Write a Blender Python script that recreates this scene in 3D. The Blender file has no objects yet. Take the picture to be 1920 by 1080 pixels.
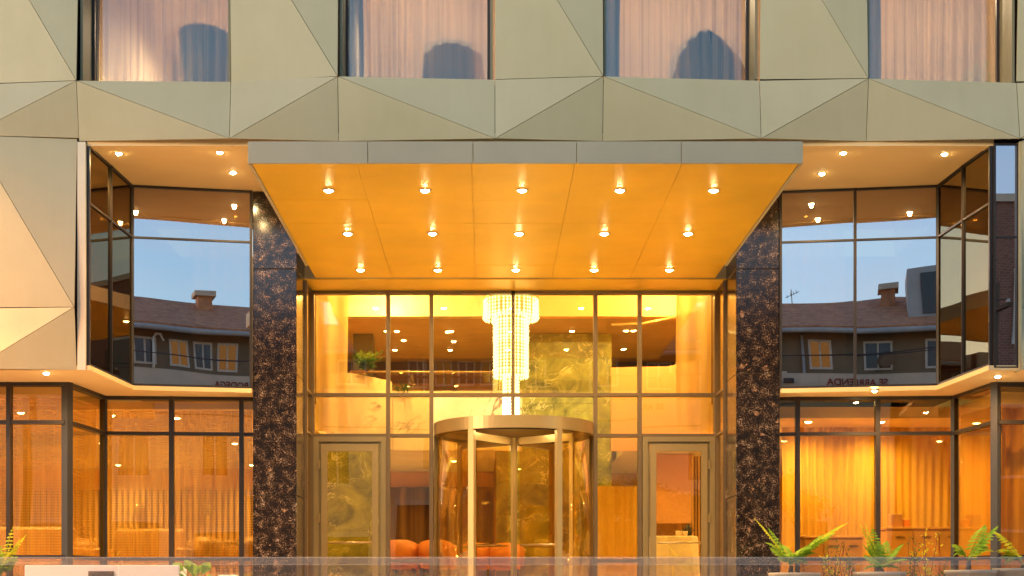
import bpy, bmesh, math, random
from math import sin, cos, pi, radians as R
from mathutils import Vector, Matrix
random.seed(7)
S = bpy.context.scene
COL = S.collection

# ------------------------------------------------------------------ camera
EYE = 1.5
cam_d = bpy.data.cameras.new('camera')
cam = bpy.data.objects.new('camera', cam_d); COL.objects.link(cam)
cam.location = (0, 0, EYE); cam.rotation_euler = (R(90), 0, 0)
cam_d.sensor_width = 36; cam_d.lens = 48.75
cam_d.shift_x = 45/1920; cam_d.shift_y = 565/1920
cam_d.clip_end = 800
S.camera = cam
# ------------------------------------------------------------------ world, sun, exposure
SUN_EL, SUN_AZ = R(9.0), R(232)          # low sun, far to the left and a little behind the camera
w = bpy.data.worlds.new('World'); S.world = w; w.use_nodes = True
wn = w.node_tree.nodes; wl = w.node_tree.links
sky = wn.new('ShaderNodeTexSky'); sky.sky_type = 'NISHITA'; sky.sun_disc = False
sky.sun_elevation = SUN_EL; sky.sun_rotation = SUN_AZ; sky.air_density = 1.3; sky.dust_density = 0.3; sky.ozone_density = 3.8
bg = wn['Background']; bg.inputs[1].default_value = 0.15
wtc = wn.new('ShaderNodeTexCoord'); wmp = wn.new('ShaderNodeMapping'); wmp.inputs['Scale'].default_value = (1.6, 1.6, 5.0); wl.new(wtc.outputs['Generated'], wmp.inputs[0])
wns = wn.new('ShaderNodeTexNoise'); wns.inputs['Scale'].default_value = 2.2; wns.inputs['Detail'].default_value = 7.0; wns.inputs['Roughness'].default_value = .55; wl.new(wmp.outputs[0], wns.inputs[0])
wrp = wn.new('ShaderNodeMapRange'); wrp.inputs['From Min'].default_value = .45; wrp.inputs['From Max'].default_value = .72; wrp.inputs['To Max'].default_value = .42; wl.new(wns.outputs[0], wrp.inputs[0])
wmx = wn.new('ShaderNodeMix'); wmx.data_type = 'RGBA'; wl.new(wrp.outputs[0], wmx.inputs[0]); wl.new(sky.outputs[0], wmx.inputs[6]); wmx.inputs[7].default_value = (2.3, 2.15, 2.25, 1)
wl.new(wmx.outputs[2], bg.inputs[0])
sd = bpy.data.lights.new('sun', 'SUN'); sd.energy = 0.5; sd.angle = R(12); sd.color = (1, .72, .45)
sun = bpy.data.objects.new('sun', sd); COL.objects.link(sun)
sdir = Vector((sin(SUN_AZ)*cos(SUN_EL), cos(SUN_AZ)*cos(SUN_EL), sin(SUN_EL)))
sun.rotation_euler = sdir.to_track_quat('Z', 'Y').to_euler()
sun.location = sdir*60
vs = S.view_settings
S.display_settings.display_device = 'sRGB'
vs.view_transform = 'Standard'; vs.look = 'None'; vs.gamma = 1; vs.use_curve_mapping = False
vs.exposure = 1.9
S.render.engine = 'CYCLES'
cy = S.cycles
cy.use_denoising = True; cy.max_bounces = 8; cy.diffuse_bounces = 4; cy.glossy_bounces = 4
cy.transparent_max_bounces = 24; cy.transmission_bounces = 4
cy.sample_clamp_indirect = 4; cy.caustics_reflective = False; cy.caustics_refractive = False

# ------------------------------------------------------------------ helpers
def P(px, py, D):                       # photo pixel and depth in metres -> world point
    return Vector(((px-915)/2600*D, D, EYE+(1105-py)/2600*D))
def PX(px, D): return (px-915)/2600*D
def PZ(py, D): return EYE+(1105-py)/2600*D

def worldloc(o):
    v = Vector((0, 0, 0))
    while o: v += o.location; o = o.parent
    return v
def attach(o, parent, local=False):
    o.parent = parent
    if not local:
        o.matrix_parent_inverse = Matrix.Identity(4)
        o.location = Vector(o.location) - ABS.get(parent.name, Vector((0, 0, 0)))
ABS = {}
def tag(o, label=None, cat=None, group=None, kind=None):
    if label: o['label'] = label
    if cat: o['category'] = cat
    if group: o['group'] = group
    if kind: o['kind'] = kind
    return o
def empty(name, loc, label, cat, group=None):
    o = bpy.data.objects.new(name, None); COL.objects.link(o); o.location = loc
    o.empty_display_size = .2
    ABS[o.name] = Vector(loc)
    return tag(o, label, cat, group)
def from_bm(name, bm, mat, parent=None, smooth=False):
    me = bpy.data.meshes.new(name); bm.normal_update(); bm.to_mesh(me); bm.free()
    if isinstance(mat, (list, tuple)):
        for m in mat: me.materials.append(m)
    else: me.materials.append(mat)
    if smooth:
        for p in me.polygons: p.use_smooth = True
    o = bpy.data.objects.new(name, me); COL.objects.link(o)
    ABS[o.name] = Vector((0, 0, 0))
    if parent is not None:
        o.parent = parent
        o.location = -ABS.get(parent.name, Vector((0, 0, 0)))
    return o
def bxm(bm, x0, x1, y0, y1, z0, z1):
    v = [bm.verts.new(c) for c in ((x0,y0,z0),(x1,y0,z0),(x1,y1,z0),(x0,y1,z0),(x0,y0,z1),(x1,y0,z1),(x1,y1,z1),(x0,y1,z1))]
    for f in ((3,2,1,0),(4,5,6,7),(0,1,5,4),(1,2,6,5),(2,3,7,6),(3,0,4,7)):
        bm.faces.new([v[i] for i in f])
def box(name, x0, x1, y0, y1, z0, z1, mat, parent=None, bev=0):
    bm = bmesh.new(); bxm(bm, min(x0,x1), max(x0,x1), min(y0,y1), max(y0,y1), min(z0,z1), max(z0,z1))
    if bev: bmesh.ops.bevel(bm, geom=bm.edges[:], offset=bev, segments=1, affect='EDGES')
    return from_bm(name, bm, mat, parent)
def barm(bm, a, b, w, h, up=(0,0,1)):   # a box-section bar from a to b, w across, h along up
    a = Vector(a); b = Vector(b); d = (b-a).normalized(); up = Vector(up)
    if abs(d.dot(up)) > .98: up = Vector((0, 1, 0))
    s = d.cross(up).normalized(); u = s.cross(d).normalized()
    v = []
    for p in (a, b):
        for (i, j) in ((-1,-1),(1,-1),(1,1),(-1,1)): v.append(bm.verts.new(p+s*(w/2*i)+u*(h/2*j)))
    for f in ((3,2,1,0),(4,5,6,7),(0,1,5,4),(1,2,6,5),(2,3,7,6),(3,0,4,7)):
        bm.faces.new([v[i] for i in f])
def bar(name, a, b, w, h, mat, parent=None, up=(0,0,1)):
    bm = bmesh.new(); barm(bm, a, b, w, h, up); bmesh.ops.recalc_face_normals(bm, faces=bm.faces[:])
    return from_bm(name, bm, mat, parent)
def tubem(bm, pts, rads, n=8):
    rings = []
    for i, p in enumerate(pts):
        p = Vector(p); a = Vector(pts[max(0, i-1)]); b = Vector(pts[min(len(pts)-1, i+1)]); d = (b-a).normalized()
        up = Vector((0, 0, 1)) if abs(d.z) < .9 else Vector((0, 1, 0))
        s = d.cross(up).normalized(); u = s.cross(d)
        r = rads[i] if hasattr(rads, '__len__') else rads
        rings.append([bm.verts.new(p+(s*cos(2*pi*k/n)+u*sin(2*pi*k/n))*r) for k in range(n)])
    for i in range(len(rings)-1):
        for k in range(n):
            bm.faces.new((rings[i][k], rings[i][(k+1)%n], rings[i+1][(k+1)%n], rings[i+1][k]))
    bm.faces.new(rings[0][::-1]); bm.faces.new(rings[-1])
def tube(name, pts, rads, mat, parent=None, n=8):
    bm = bmesh.new(); tubem(bm, pts, rads, n); bmesh.ops.recalc_face_normals(bm, faces=bm.faces[:])
    return from_bm(name, bm, mat, parent, True)
def lathem(bm, prof, c=(0,0,0), n=24):
    rings = [[bm.verts.new((c[0]+r*cos(2*pi*k/n), c[1]+r*sin(2*pi*k/n), c[2]+z)) for k in range(n)] for r, z in prof]
    for i in range(len(rings)-1):
        for k in range(n):
            bm.faces.new((rings[i][k], rings[i][(k+1)%n], rings[i+1][(k+1)%n], rings[i+1][k]))
    bm.faces.new(rings[0][::-1]); bm.faces.new(rings[-1])
def lathe(name, prof, c, mat, parent=None, n=24, smooth=True):
    bm = bmesh.new(); lathem(bm, prof, c, n)
    return from_bm(name, bm, mat, parent, smooth)
def slab(name, poly, y_or_n, thick, mat, parent=None, inset=0.0):
    """flat polygon (3D points, counter-clockwise seen from its front), inset and extruded back"""
    p = [Vector(q) for q in poly]
    n = (p[1]-p[0]).cross(p[2]-p[0]).normalized()
    q = []
    L = len(p)
    for i in range(L):
        a, b, c = p[i-1], p[i], p[(i+1) % L]
        e1 = (b-a).normalized(); e2 = (c-b).normalized()
        n1 = n.cross(e1); n2 = n.cross(e2)
        k = 1+n1.dot(n2)
        q.append(b+(n1+n2)*(inset/max(k, .12)))
    bm = bmesh.new()
    f = [bm.verts.new(v) for v in q]; bk = [bm.verts.new(v-n*thick) for v in q]
    bm.faces.new(f); bm.faces.new(bk[::-1])
    for i in range(L):
        bm.faces.new((f[i], bk[i], bk[(i+1) % L], f[(i+1) % L]))
    return from_bm(name, bm, mat, parent)
def copy_tree(o, loc=None, rot=None, parent=None, label=None):
    c = o.copy(); COL.objects.link(c)
    if parent is not None: c.parent = parent
    if loc is not None: c.location = loc
    if rot is not None: c.rotation_euler = (0, 0, rot)
    if label: c['label'] = label
    for ch in list(o.children): copy_tree(ch, parent=c)
    return c
def placeit(o, loc, rot=0, label=None):
    o.location = loc; o.rotation_euler = (0, 0, rot)
    if label: o['label'] = label
    return o

# ------------------------------------------------------------------ materials
def newmat(name):
    m = bpy.data.materials.new(name); m.use_nodes = True
    return m, m.node_tree.nodes, m.node_tree.links
def N(nt, typ, **kw):
    n = nt.new(typ)
    for k, v in kw.items():
        if k.startswith('i_'):
            key = k[2:].replace('_', ' ')
            n.inputs[key].default_value = v
        else: setattr(n, k, v)
    return n
def coords(n, l, scale=(1,1,1)):
    tc = n.new('ShaderNodeTexCoord'); mp = n.new('ShaderNodeMapping'); mp.inputs['Scale'].default_value = scale
    l.new(tc.outputs['Object'], mp.inputs[0]); return mp.outputs[0]
def ramp(n, l, src, stops):
    r = n.new('ShaderNodeValToRGB')
    e = r.color_ramp.elements
    while len(e) < len(stops): e.new(.5)
    for i, (p, c) in enumerate(stops):
        e[i].position = p; e[i].color = (*c, 1) if len(c) == 3 else c
    l.new(src, r.inputs[0]); return r.outputs[0]
def plain(name, col, rough=.6, metal=0, var=.08, scale=3, bump=0, bscale=60, stretch=(1,1,1), spec=.5):
    m, n, l = newmat(name); b = n['Principled BSDF']
    b.inputs['Roughness'].default_value = rough; b.inputs['Metallic'].default_value = metal
    b.inputs['Specular IOR Level'].default_value = spec
    co = coords(n, l, stretch)
    t = N(n, 'ShaderNodeTexNoise', i_Scale=scale, i_Detail=6.0, i_Roughness=.6); l.new(co, t.inputs[0])
    c0 = tuple(max(0, c*(1-var*2)) for c in col); c1 = tuple(min(1, c*(1+var*2)) for c in col)
    l.new(ramp(n, l, t.outputs[0], [(.25, c0), (.75, c1)]), b.inputs['Base Color'])
    if bump:
        t2 = N(n, 'ShaderNodeTexNoise', i_Scale=bscale, i_Detail=4.0); l.new(co, t2.inputs[0])
        bp = N(n, 'ShaderNodeBump', i_Strength=bump, i_Distance=.01); l.new(t2.outputs[0], bp.inputs['Height']); l.new(bp.outputs[0], b.inputs['Normal'])
    return m
def glass(name, tint, refl, gtint=(1,1,1), wave=.003, wscale=.7, rough=0.0, milk=0, milkcol=(.8,.8,.8)):
    m, n, l = newmat(name); n.remove(n['Principled BSDF']); out = n['Material Output']
    tr = N(n, 'ShaderNodeBsdfTransparent'); tr.inputs[0].default_value = (*tint, 1)
    gl = N(n, 'ShaderNodeBsdfGlossy'); gl.inputs[0].default_value = (*gtint, 1); gl.inputs['Roughness'].default_value = rough
    lw = N(n, 'ShaderNodeLayerWeight', i_Blend=.5)
    pw = N(n, 'ShaderNodeMath', operation='POWER'); l.new(lw.outputs['Facing'], pw.inputs[0]); pw.inputs[1].default_value = 4
    ma = N(n, 'ShaderNodeMath', operation='MULTIPLY_ADD'); l.new(pw.outputs[0], ma.inputs[0]); ma.inputs[1].default_value = .9-refl; ma.inputs[2].default_value = refl
    mx = n.new('ShaderNodeMixShader'); l.new(ma.outputs[0], mx.inputs[0]); l.new(tr.outputs[0], mx.inputs[1]); l.new(gl.outputs[0], mx.inputs[2])
    if wave:
        co = coords(n, l)
        t = N(n, 'ShaderNodeTexNoise', i_Scale=wscale, i_Detail=1.0); l.new(co, t.inputs[0])
        bp = N(n, 'ShaderNodeBump', i_Strength=1.0, i_Distance=wave); l.new(t.outputs[0], bp.inputs['Height']); l.new(bp.outputs[0], gl.inputs['Normal'])
    sh = mx.outputs[0]
    if milk:
        df = N(n, 'ShaderNodeBsdfDiffuse'); df.inputs[0].default_value = (*milkcol, 1)
        m2 = n.new('ShaderNodeMixShader'); m2.inputs[0].default_value = milk; l.new(sh, m2.inputs[1]); l.new(df.outputs[0], m2.inputs[2]); sh = m2.outputs[0]
    l.new(sh, out.inputs[0]); return m
def emit(name, col, st):
    m, n, l = newmat(name); n.remove(n['Principled BSDF'])
    e = N(n, 'ShaderNodeEmission'); e.inputs[0].default_value = (*col, 1); e.inputs[1].default_value = st
    l.new(e.outputs[0], n['Material Output'].inputs[0]); return m
def fabric(name, col, col2, trans, alpha, fold=8.0, weave=0):
    """hanging cloth: diffuse + translucent, partly see-through, painted fold shading, optional bead rows"""
    m, n, l = newmat(name); n.remove(n['Principled BSDF']); out = n['Material Output']
    co = coords(n, l, (fold, fold, .12))
    t = N(n, 'ShaderNodeTexNoise', i_Scale=1.0, i_Detail=5.0, i_Roughness=.65); l.new(co, t.inputs[0])
    c = ramp(n, l, t.outputs[0], [(.32, col2), (.68, col)])  # darker vertical streaks stand in for the shade in the folds
    df = n.new('ShaderNodeBsdfDiffuse'); tl = n.new('ShaderNodeBsdfTranslucent'); l.new(c, df.inputs[0]); l.new(c, tl.inputs[0])
    m1 = n.new('ShaderNodeMixShader'); m1.inputs[0].default_value = trans; l.new(df.outputs[0], m1.inputs[1]); l.new(tl.outputs[0], m1.inputs[2])
    tr = n.new('ShaderNodeBsdfTransparent')
    m2 = n.new('ShaderNodeMixShader')
    if weave:
        co2 = coords(n, l, (1, 1, 1))
        wv = N(n, 'ShaderNodeTexWave', i_Scale=weave, bands_direction='Z'); l.new(co2, wv.inputs[0])
        co3 = coords(n, l, (60, 60, .3)); t3 = N(n, 'ShaderNodeTexNoise', i_Scale=1.0, i_Detail=2.0); l.new(co3, t3.inputs[0])
        a = N(n, 'ShaderNodeMath', operation='MULTIPLY_ADD'); l.new(wv.outputs['Fac'], a.inputs[0]); a.inputs[1].default_value = .12; a.inputs[2].default_value = alpha-.30
        b = N(n, 'ShaderNodeMath', operation='MULTIPLY_ADD', use_clamp=True); l.new(t3.outputs[0], b.inputs[0]); b.inputs[1].default_value = .5; l.new(a.outputs[0], b.inputs[2])
        l.new(b.outputs[0], m2.inputs[0])
    else:
        a = N(n, 'ShaderNodeMath', operation='MULTIPLY_ADD', use_clamp=True); l.new(t.outputs[0], a.inputs[0]); a.inputs[1].default_value = -1.0; a.inputs[2].default_value = alpha+.5
        l.new(a.outputs[0], m2.inputs[0])
    l.new(tr.outputs[0], m2.inputs[1]); l.new(m1.outputs[0], m2.inputs[2]); l.new(m2.outputs[0], out.inputs[0])
    return m
def granite():
    m, n, l = newmat('granite'); b = n['Principled BSDF']; b.inputs['Roughness'].default_value = .14
    co = coords(n, l)
    t = N(n, 'ShaderNodeTexNoise', i_Scale=60.0, i_Detail=6.0, i_Roughness=.8); l.new(co, t.inputs[0])
    t5 = N(n, 'ShaderNodeTexNoise', i_Scale=9.0, i_Detail=4.0, i_Roughness=.6); l.new(co, t5.inputs[0])
    t6 = N(n, 'ShaderNodeMath', operation='MULTIPLY_ADD'); l.new(t5.outputs[0], t6.inputs[0]); t6.inputs[1].default_value = .45; l.new(t.outputs[0], t6.inputs[2])
    t7 = N(n, 'ShaderNodeMath', operation='SUBTRACT'); l.new(t6.outputs[0], t7.inputs[0]); t7.inputs[1].default_value = .235
    base = ramp(n, l, t7.outputs[0], [(.40, (.004,.003,.003)), (.53, (.026,.013,.007)), (.585, (.14,.08,.045)), (.66, (.50,.38,.30))])
    t2 = N(n, 'ShaderNodeTexNoise', i_Scale=6.0, i_Detail=6.0, i_Roughness=.66, i_Distortion=.5); l.new(co, t2.inputs[0])
    k = ramp(n, l, t2.outputs[0], [(.62, (0,0,0)), (.66, (1,1,1))])
    t3 = N(n, 'ShaderNodeTexNoise', i_Scale=38.0, i_Detail=4.0); l.new(co, t3.inputs[0])
    pk = ramp(n, l, t3.outputs[0], [(.4, (.10,.05,.03)), (.62, (.38,.21,.12))])
    mx = N(n, 'ShaderNodeMix', data_type='RGBA'); l.new(k, mx.inputs[0]); l.new(base, mx.inputs[6]); l.new(pk, mx.inputs[7])
    l.new(mx.outputs[2], b.inputs['Base Color']); return m
def marble(name, c_lo, c_hi, vein, vscale=1.3, vw=.02, rough=.4, dist=1.5, stretch=(1,1,1)):
    m, n, l = newmat(name); b = n['Principled BSDF']; b.inputs['Roughness'].default_value = rough
    co = coords(n, l, stretch)
    t = N(n, 'ShaderNodeTexNoise', i_Scale=vscale*.9, i_Detail=9.0, i_Roughness=.65, i_Distortion=dist); l.new(co, t.inputs[0])
    base = ramp(n, l, t.outputs[0], [(.3, c_lo), (.7, c_hi)])
    t2 = N(n, 'ShaderNodeTexNoise', i_Scale=vscale, i_Detail=5.0, i_Roughness=.55, i_Distortion=dist*.7); l.new(co, t2.inputs[0])
    k = ramp(n, l, t2.outputs[0], [(.5-vw*2, (0,0,0)), (.5-vw*.3, (.9,.9,.9)), (.5+vw*.3, (.9,.9,.9)), (.5+vw*2, (0,0,0))])
    t4 = N(n, 'ShaderNodeTexNoise', i_Scale=vscale*.8, i_Detail=2.0); l.new(co, t4.inputs[0])
    k2 = ramp(n, l, t4.outputs[0], [(.42, (0,0,0)), (.6, (1,1,1))])
    mu = N(n, 'ShaderNodeMath', operation='MULTIPLY'); l.new(k, mu.inputs[0]); l.new(k2, mu.inputs[1])
    mx = N(n, 'ShaderNodeMix', data_type='RGBA'); l.new(mu.outputs[0], mx.inputs[0]); l.new(base, mx.inputs[6]); mx.inputs[7].default_value = (*vein, 1)
    l.new(mx.outputs[2], b.inputs['Base Color']); return m
def cladding():
    m, n, l = newmat('cladding'); b = n['Principled BSDF']
    b.inputs['Roughness'].default_value = .42; b.inputs['Metallic'].default_value = .10; b.inputs['Specular IOR Level'].default_value = .35
    co = coords(n, l)
    t = N(n, 'ShaderNodeTexNoise', i_Scale=.9, i_Detail=5.0, i_Roughness=.6); l.new(co, t.inputs[0])
    cs = coords(n, l, (5, 5, .35)); ts = N(n, 'ShaderNodeTexNoise', i_Scale=1.0, i_Detail=5.0, i_Roughness=.7); l.new(cs, ts.inputs[0])
    mxs = N(n, 'ShaderNodeMath', operation='MULTIPLY_ADD'); l.new(ts.outputs[0], mxs.inputs[0]); mxs.inputs[1].default_value = .45; l.new(t.outputs[0], mxs.inputs[2])
    sb = N(n, 'ShaderNodeMath', operation='SUBTRACT'); l.new(mxs.outputs[0], sb.inputs[0]); sb.inputs[1].default_value = .22
    l.new(ramp(n, l, sb.outputs[0], [(.25, (.455,.370,.195)), (.75, (.515,.422,.235))]), b.inputs['Base Color'])
    t2 = N(n, 'ShaderNodeTexNoise', i_Scale=2.2, i_Detail=3.0); l.new(co, t2.inputs[0])
    r = N(n, 'ShaderNodeMapRange'); r.inputs['To Min'].default_value = .36; r.inputs['To Max'].default_value = .52; l.new(t2.outputs[0], r.inputs[0]); l.new(r.outputs[0], b.inputs['Roughness'])
    bp = N(n, 'ShaderNodeBump', i_Strength=.5, i_Distance=.02); l.new(t.outputs[0], bp.inputs['Height']); l.new(bp.outputs[0], b.inputs['Normal'])
    return m
def leafmat(name, col, col2):
    m, n, l = newmat(name); n.remove(n['Principled BSDF']); out = n['Material Output']
    co = coords(n, l); t = N(n, 'ShaderNodeTexNoise', i_Scale=9.0, i_Detail=3.0); l.new(co, t.inputs[0])
    c = ramp(n, l, t.outputs[0], [(.35, col2), (.65, col)])
    df = n.new('ShaderNodeBsdfDiffuse'); tl = n.new('ShaderNodeBsdfTranslucent'); l.new(c, df.inputs[0]); l.new(c, tl.inputs[0])
    m1 = n.new('ShaderNodeMixShader'); m1.inputs[0].default_value = .45; l.new(df.outputs[0], m1.inputs[1]); l.new(tl.outputs[0], m1.inputs[2])
    l.new(m1.outputs[0], out.inputs[0]); return m
def slatwood(name, c0, c1, freq):
    m, n, l = newmat(name); b = n['Principled BSDF']; b.inputs['Roughness'].default_value = .5
    co = coords(n, l, (freq, freq, .25)); t = N(n, 'ShaderNodeTexNoise', i_Scale=1.0, i_Detail=6.0, i_Roughness=.7); l.new(co, t.inputs[0])
    l.new(ramp(n, l, t.outputs[0], [(.3, c0), (.7, c1)]), b.inputs['Base Color']); return m
def rooftile():
    m, n, l = newmat('roof_clay'); b = n['Principled BSDF']; b.inputs['Roughness'].default_value = .8
    co = coords(n, l); v = N(n, 'ShaderNodeTexNoise', i_Scale=4.0, i_Detail=8.0, i_Roughness=.7); l.new(co, v.inputs[0])
    l.new(ramp(n, l, v.outputs[0], [(.3, (.30,.11,.05)), (.7, (.66,.30,.14))]), b.inputs['Base Color']); return m
def brickmat():
    m, n, l = newmat('far_brick'); b = n['Principled BSDF']; b.inputs['Roughness'].default_value = .85
    tc = n.new('ShaderNodeTexCoord'); mp = n.new('ShaderNodeMapping'); mp.inputs['Rotation'].default_value = (R(90), 0, 0); l.new(tc.outputs['Object'], mp.inputs[0])
    br = n.new('ShaderNodeTexBrick'); l.new(mp.outputs[0], br.inputs[0]); br.inputs['Scale'].default_value = 4
    br.inputs['Color1'].default_value = (.20,.075,.045,1); br.inputs['Color2'].default_value = (.27,.11,.065,1); br.inputs['Mortar'].default_value = (.25,.2,.16,1)
    l.new(br.outputs[0], b.inputs['Base Color']); return m

M = dict(
 clad=cladding(), reveal=plain('reveal_metal', (.20,.165,.08), .5, .1, .05, 1.5), seam=plain('dark_backing', (.03,.025,.02), .9),
 fascia=plain('fascia_metal', (.47,.38,.22), .45, .1, .04, 1.2),
 soffit=plain('golden_soffit', (.82,.47,.03), .40, .15, .07, .8, bump=.12, bscale=1.2),
 cream=plain('cream_plaster', (.74,.60,.40), .7, 0, .04, 1.5),
 ceil=plain('warm_ceiling', (.86,.58,.26), .7, 0, .03, 1.0),
 dark=plain('dark_bronze', (.03,.02,.013), .4, .1),
 bronze=plain('champagne_frame', (.27,.185,.08), .35, .5, .04),
 satin=plain('satin_gold', (.36,.235,.095), .32, .55, .03),
 lobframe=plain('lobby_frame', (.16,.10,.05), .35, .5, .04),
 granite=granite(),
 marble=marble('green_marble', (.08,.08,.008), (.44,.42,.06), (.88,.78,.36), 2.2, .007, dist=1.6),
 pink=marble('veined_marble', (.60,.42,.24), (.80,.62,.40), (.12,.07,.04), .9, .010, dist=2.6),
 peach=plain('peach_wall', (.80,.42,.18), .7, 0, .03, 1.0),
 orangew=plain('orange_wall', (.85,.46,.11), .75, 0, .06, 1.0),
 brown=plain('brown_wall', (.16,.085,.04), .7, 0, .08, 1.0),
 slat=slatwood('slat_wood', (.42,.20,.05), (.75,.44,.15), 14),
 floor=plain('stone_floor', (.60,.50,.38), .35, 0, .05, 1.5),
 terr=plain('terrace_stone', (.52,.47,.40), .6, 0, .08, 2.0, .3),
 asphalt=plain('asphalt', (.05,.05,.052), .85, 0, .12, 6, .4, 200),
 paint=plain('road_paint', (.75,.74,.70), .7),
 conc=plain('concrete', (.36,.34,.30), .8, 0, .08, 2, .3),
 white=plain('white_render', (.80,.74,.66), .7, 0, .04, 2),
 plaque=plain('bronze_plaque', (.20,.13,.075), .4, .5),
 gup=glass('tinted_glass', (.42,.30,.12), .42, (1.0,.92,.97), .006, .6),
 gside=glass('dark_glass', (.36,.22,.06), .24, (.95,.80,.50), .0022, .6),
 glow=glass('amber_glass', (.985,.90,.64), .10, (1,.93,.85), .0035, .7),
 glob=glass('clear_glass', (.985,.90,.62), .11, (1,.94,.82), .0025, .7),
 groom=glass('room_glass', (.93,.91,.86), .065, (1,.95,.9), .003, .7),
 gbal=glass('balustrade_glass', (.98,.97,.96), .05, (1,1,1), .001, .7, 0, .04, (.9,.82,.75)),
 gcap=glass('frosted_cap', (.96,.95,.93), .06, (1,1,1), 0, 1, .2, .11, (.85,.78,.70)),
 sheer=fabric('sheer_cloth', (.86,.72,.58), (.30,.25,.21), .72, .50, 24),
 blue=fabric('blue_cloth', (.13,.22,.32), (.05,.09,.16), .3, .9, 14),
 bead=fabric('bead_cloth', (.95,.60,.15), (.66,.36,.06), .4, .46, 9, 9.0),
 gold=fabric('gold_cloth', (.84,.50,.08), (.56,.28,.03), .4, .92, 7),
 goldsh=fabric('gold_sheer', (.95,.74,.36), (.80,.52,.20), .4, .88, 5),
 brn=fabric('brown_cloth', (.30,.16,.06), (.10,.045,.015), .3, .97, 7),
 lens=emit('lamp_lens', (1.0,.78,.36), 60), lensd=emit('lamp_lens_dim', (1.0,.78,.42), 14),
 crystal=emit('lit_crystal', (1.0,.90,.48), 1.5), tubeglow=emit('chandelier_core', (1.0,.66,.18), .34),
 winlit=emit('far_lit_window', (1,.50,.14), .09),
 rim=plain('lamp_rim', (.6,.5,.38), .3, .7),
 orange=plain('orange_leather', (.72,.24,.045), .5, 0, .05, 5), tan=plain('tan_leather', (.55,.30,.10), .5, 0, .05, 5),
 navy=plain('slate_upholstery', (.02,.03,.035), .85, 0, .1, 8), wood=plain('table_wood', (.42,.22,.09), .4, 0, .1, 6, stretch=(1,8,1)),
 linen=plain('table_linen', (.80,.66,.48), .8), leg=plain('chair_leg', (.10,.07,.05), .4, .6),
 fern=leafmat('fern_leaf', (.70,.62,.05), (.42,.46,.03)), green=leafmat('green_leaf', (.12,.22,.04), (.05,.10,.02)),
 lime=leafmat('lime_leaf', (.36,.48,.06), (.18,.33,.03)), stem=plain('stem_bark', (.10,.06,.03), .9),
 soil=plain('soil', (.04,.03,.02), .95), pot=plain('stone_pot', (.38,.30,.22), .7, 0, .08, 4),
 olive=plain('olive_render', (.16,.125,.075), .85, 0, .08, 1.5), creamw=plain('cream_render', (.56,.45,.33), .85, 0, .07, 1.0),
 roof=rooftile(), brick=brickmat(), fwin=plain('far_window_dark', (.02,.02,.022), .1), fframe=plain('far_window_frame', (.55,.5,.42), .6),
 red=plain('sign_red', (.22,.03,.02), .7), grey=plain('grey_paint', (.35,.35,.34), .6), hill=plain('hill_green', (.05,.08,.03), .9),
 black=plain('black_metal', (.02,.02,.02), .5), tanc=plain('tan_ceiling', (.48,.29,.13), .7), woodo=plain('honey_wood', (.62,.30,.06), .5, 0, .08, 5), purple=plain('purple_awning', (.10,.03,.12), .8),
)

# ------------------------------------------------------------------ the ground
FL = 1.10     # hotel floor level
box('ground', -150, 150, -120, 160, -.3, -.02, M['conc'])['kind'] = 'structure'
tag(box('road', -80, 80, 1.6, 9.6, -.02, 0.0, M['asphalt']), kind='structure')
for i in range(14):
    tag(box('road_marking', -42+i*6, -39+i*6, 5.5, 5.62, 0.002, .006, M['paint']), kind='structure')
tag(box('pavement', -80, 80, 9.6, 12.2, -.02, .13, M['conc']), kind='structure')
tag(box('pavement', -80, 80, -2.6, 1.6, -.02, .13, M['conc']), kind='structure')
tag(box('terrace', -14, 15, 13.4, 18.0, -.02, FL, M['terr']), kind='structure')
for i in range(5):
    tag(box('terrace_step', -14, 15, 12.2+i*.24, 13.4, .13+i*.16, .13+(i+1)*.16+(.001 if i < 4 else 0), M['terr']), kind='structure')

# ------------------------------------------------------------------ hotel
hotel = empty('hotel_building', (.37, 18.0, FL), 'modern hotel with faceted olive metal cladding, tinted glass and a golden lit entrance canopy', 'hotel')
DF = 16.1
def yN(px):
    return 149+8*max(0, (abs(px-880)-250)/490)**1.5 if abs(px-880) > 250 else 149
def fp(px, py, off=0.0):               # point on the facade plane, pushed off metres outwards
    p = P(px, py, DF); p.y -= off; return p
mods = [(-339, -45, 145, 577), (148, 433, 635, 157), (635, 928, 1130, 149), (1130, 1424, 1624, 149), (1624, 1906, 2108, 153), (2108, 2402, 2600, 157)]
OUT, INS = .10, .0
def panel(pts, name='cladding_panel'):
    return slab(name, pts, None, .03, M['clad'], hotel, .0032)
def band(E0, B, E1, yt0, yt1, yb):
    """a band of four folded triangles below a window row"""
    A_ = fp(E0, yt0, OUT); B_ = fp(B, (yt0+yt1)/2, INS); C_ = fp(B, yb, OUT); D_ = fp(E0, yb, INS)
    E_ = fp(E1, yt1, OUT); F_ = fp(E1, yb, INS)
    panel((A_, C_, B_)); panel((A_, D_, C_)); panel((B_, C_, E_)); panel((C_, F_, E_))
def pier(B, E1, yt, yb0, yb1):
    """the pier beside a window: two folded triangles, top yt, foot yb0 (left) and yb1 (right)"""
    b = fp(B, yb0, INS); e = fp(E1, yb1, OUT); c = fp(B, yt, OUT); t = fp(E1, yt, -.02)
    panel((b, e, c)); panel((c, e, t))
TOPY = -185
for i, (E0, B, E1, yn) in enumerate(mods):
    if i == 0: continue
    nxt = mods[i+1][3] if i+1 < len(mods) else 157
    y0 = yn; y1 = nxt if i+1 < len(mods) else 157
    band(E0, B, E1, y0, y1, 265)
    pier(B, E1, TOPY, y0, y1)
    band(E0, B, E1, TOPY, TOPY, -300)
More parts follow.
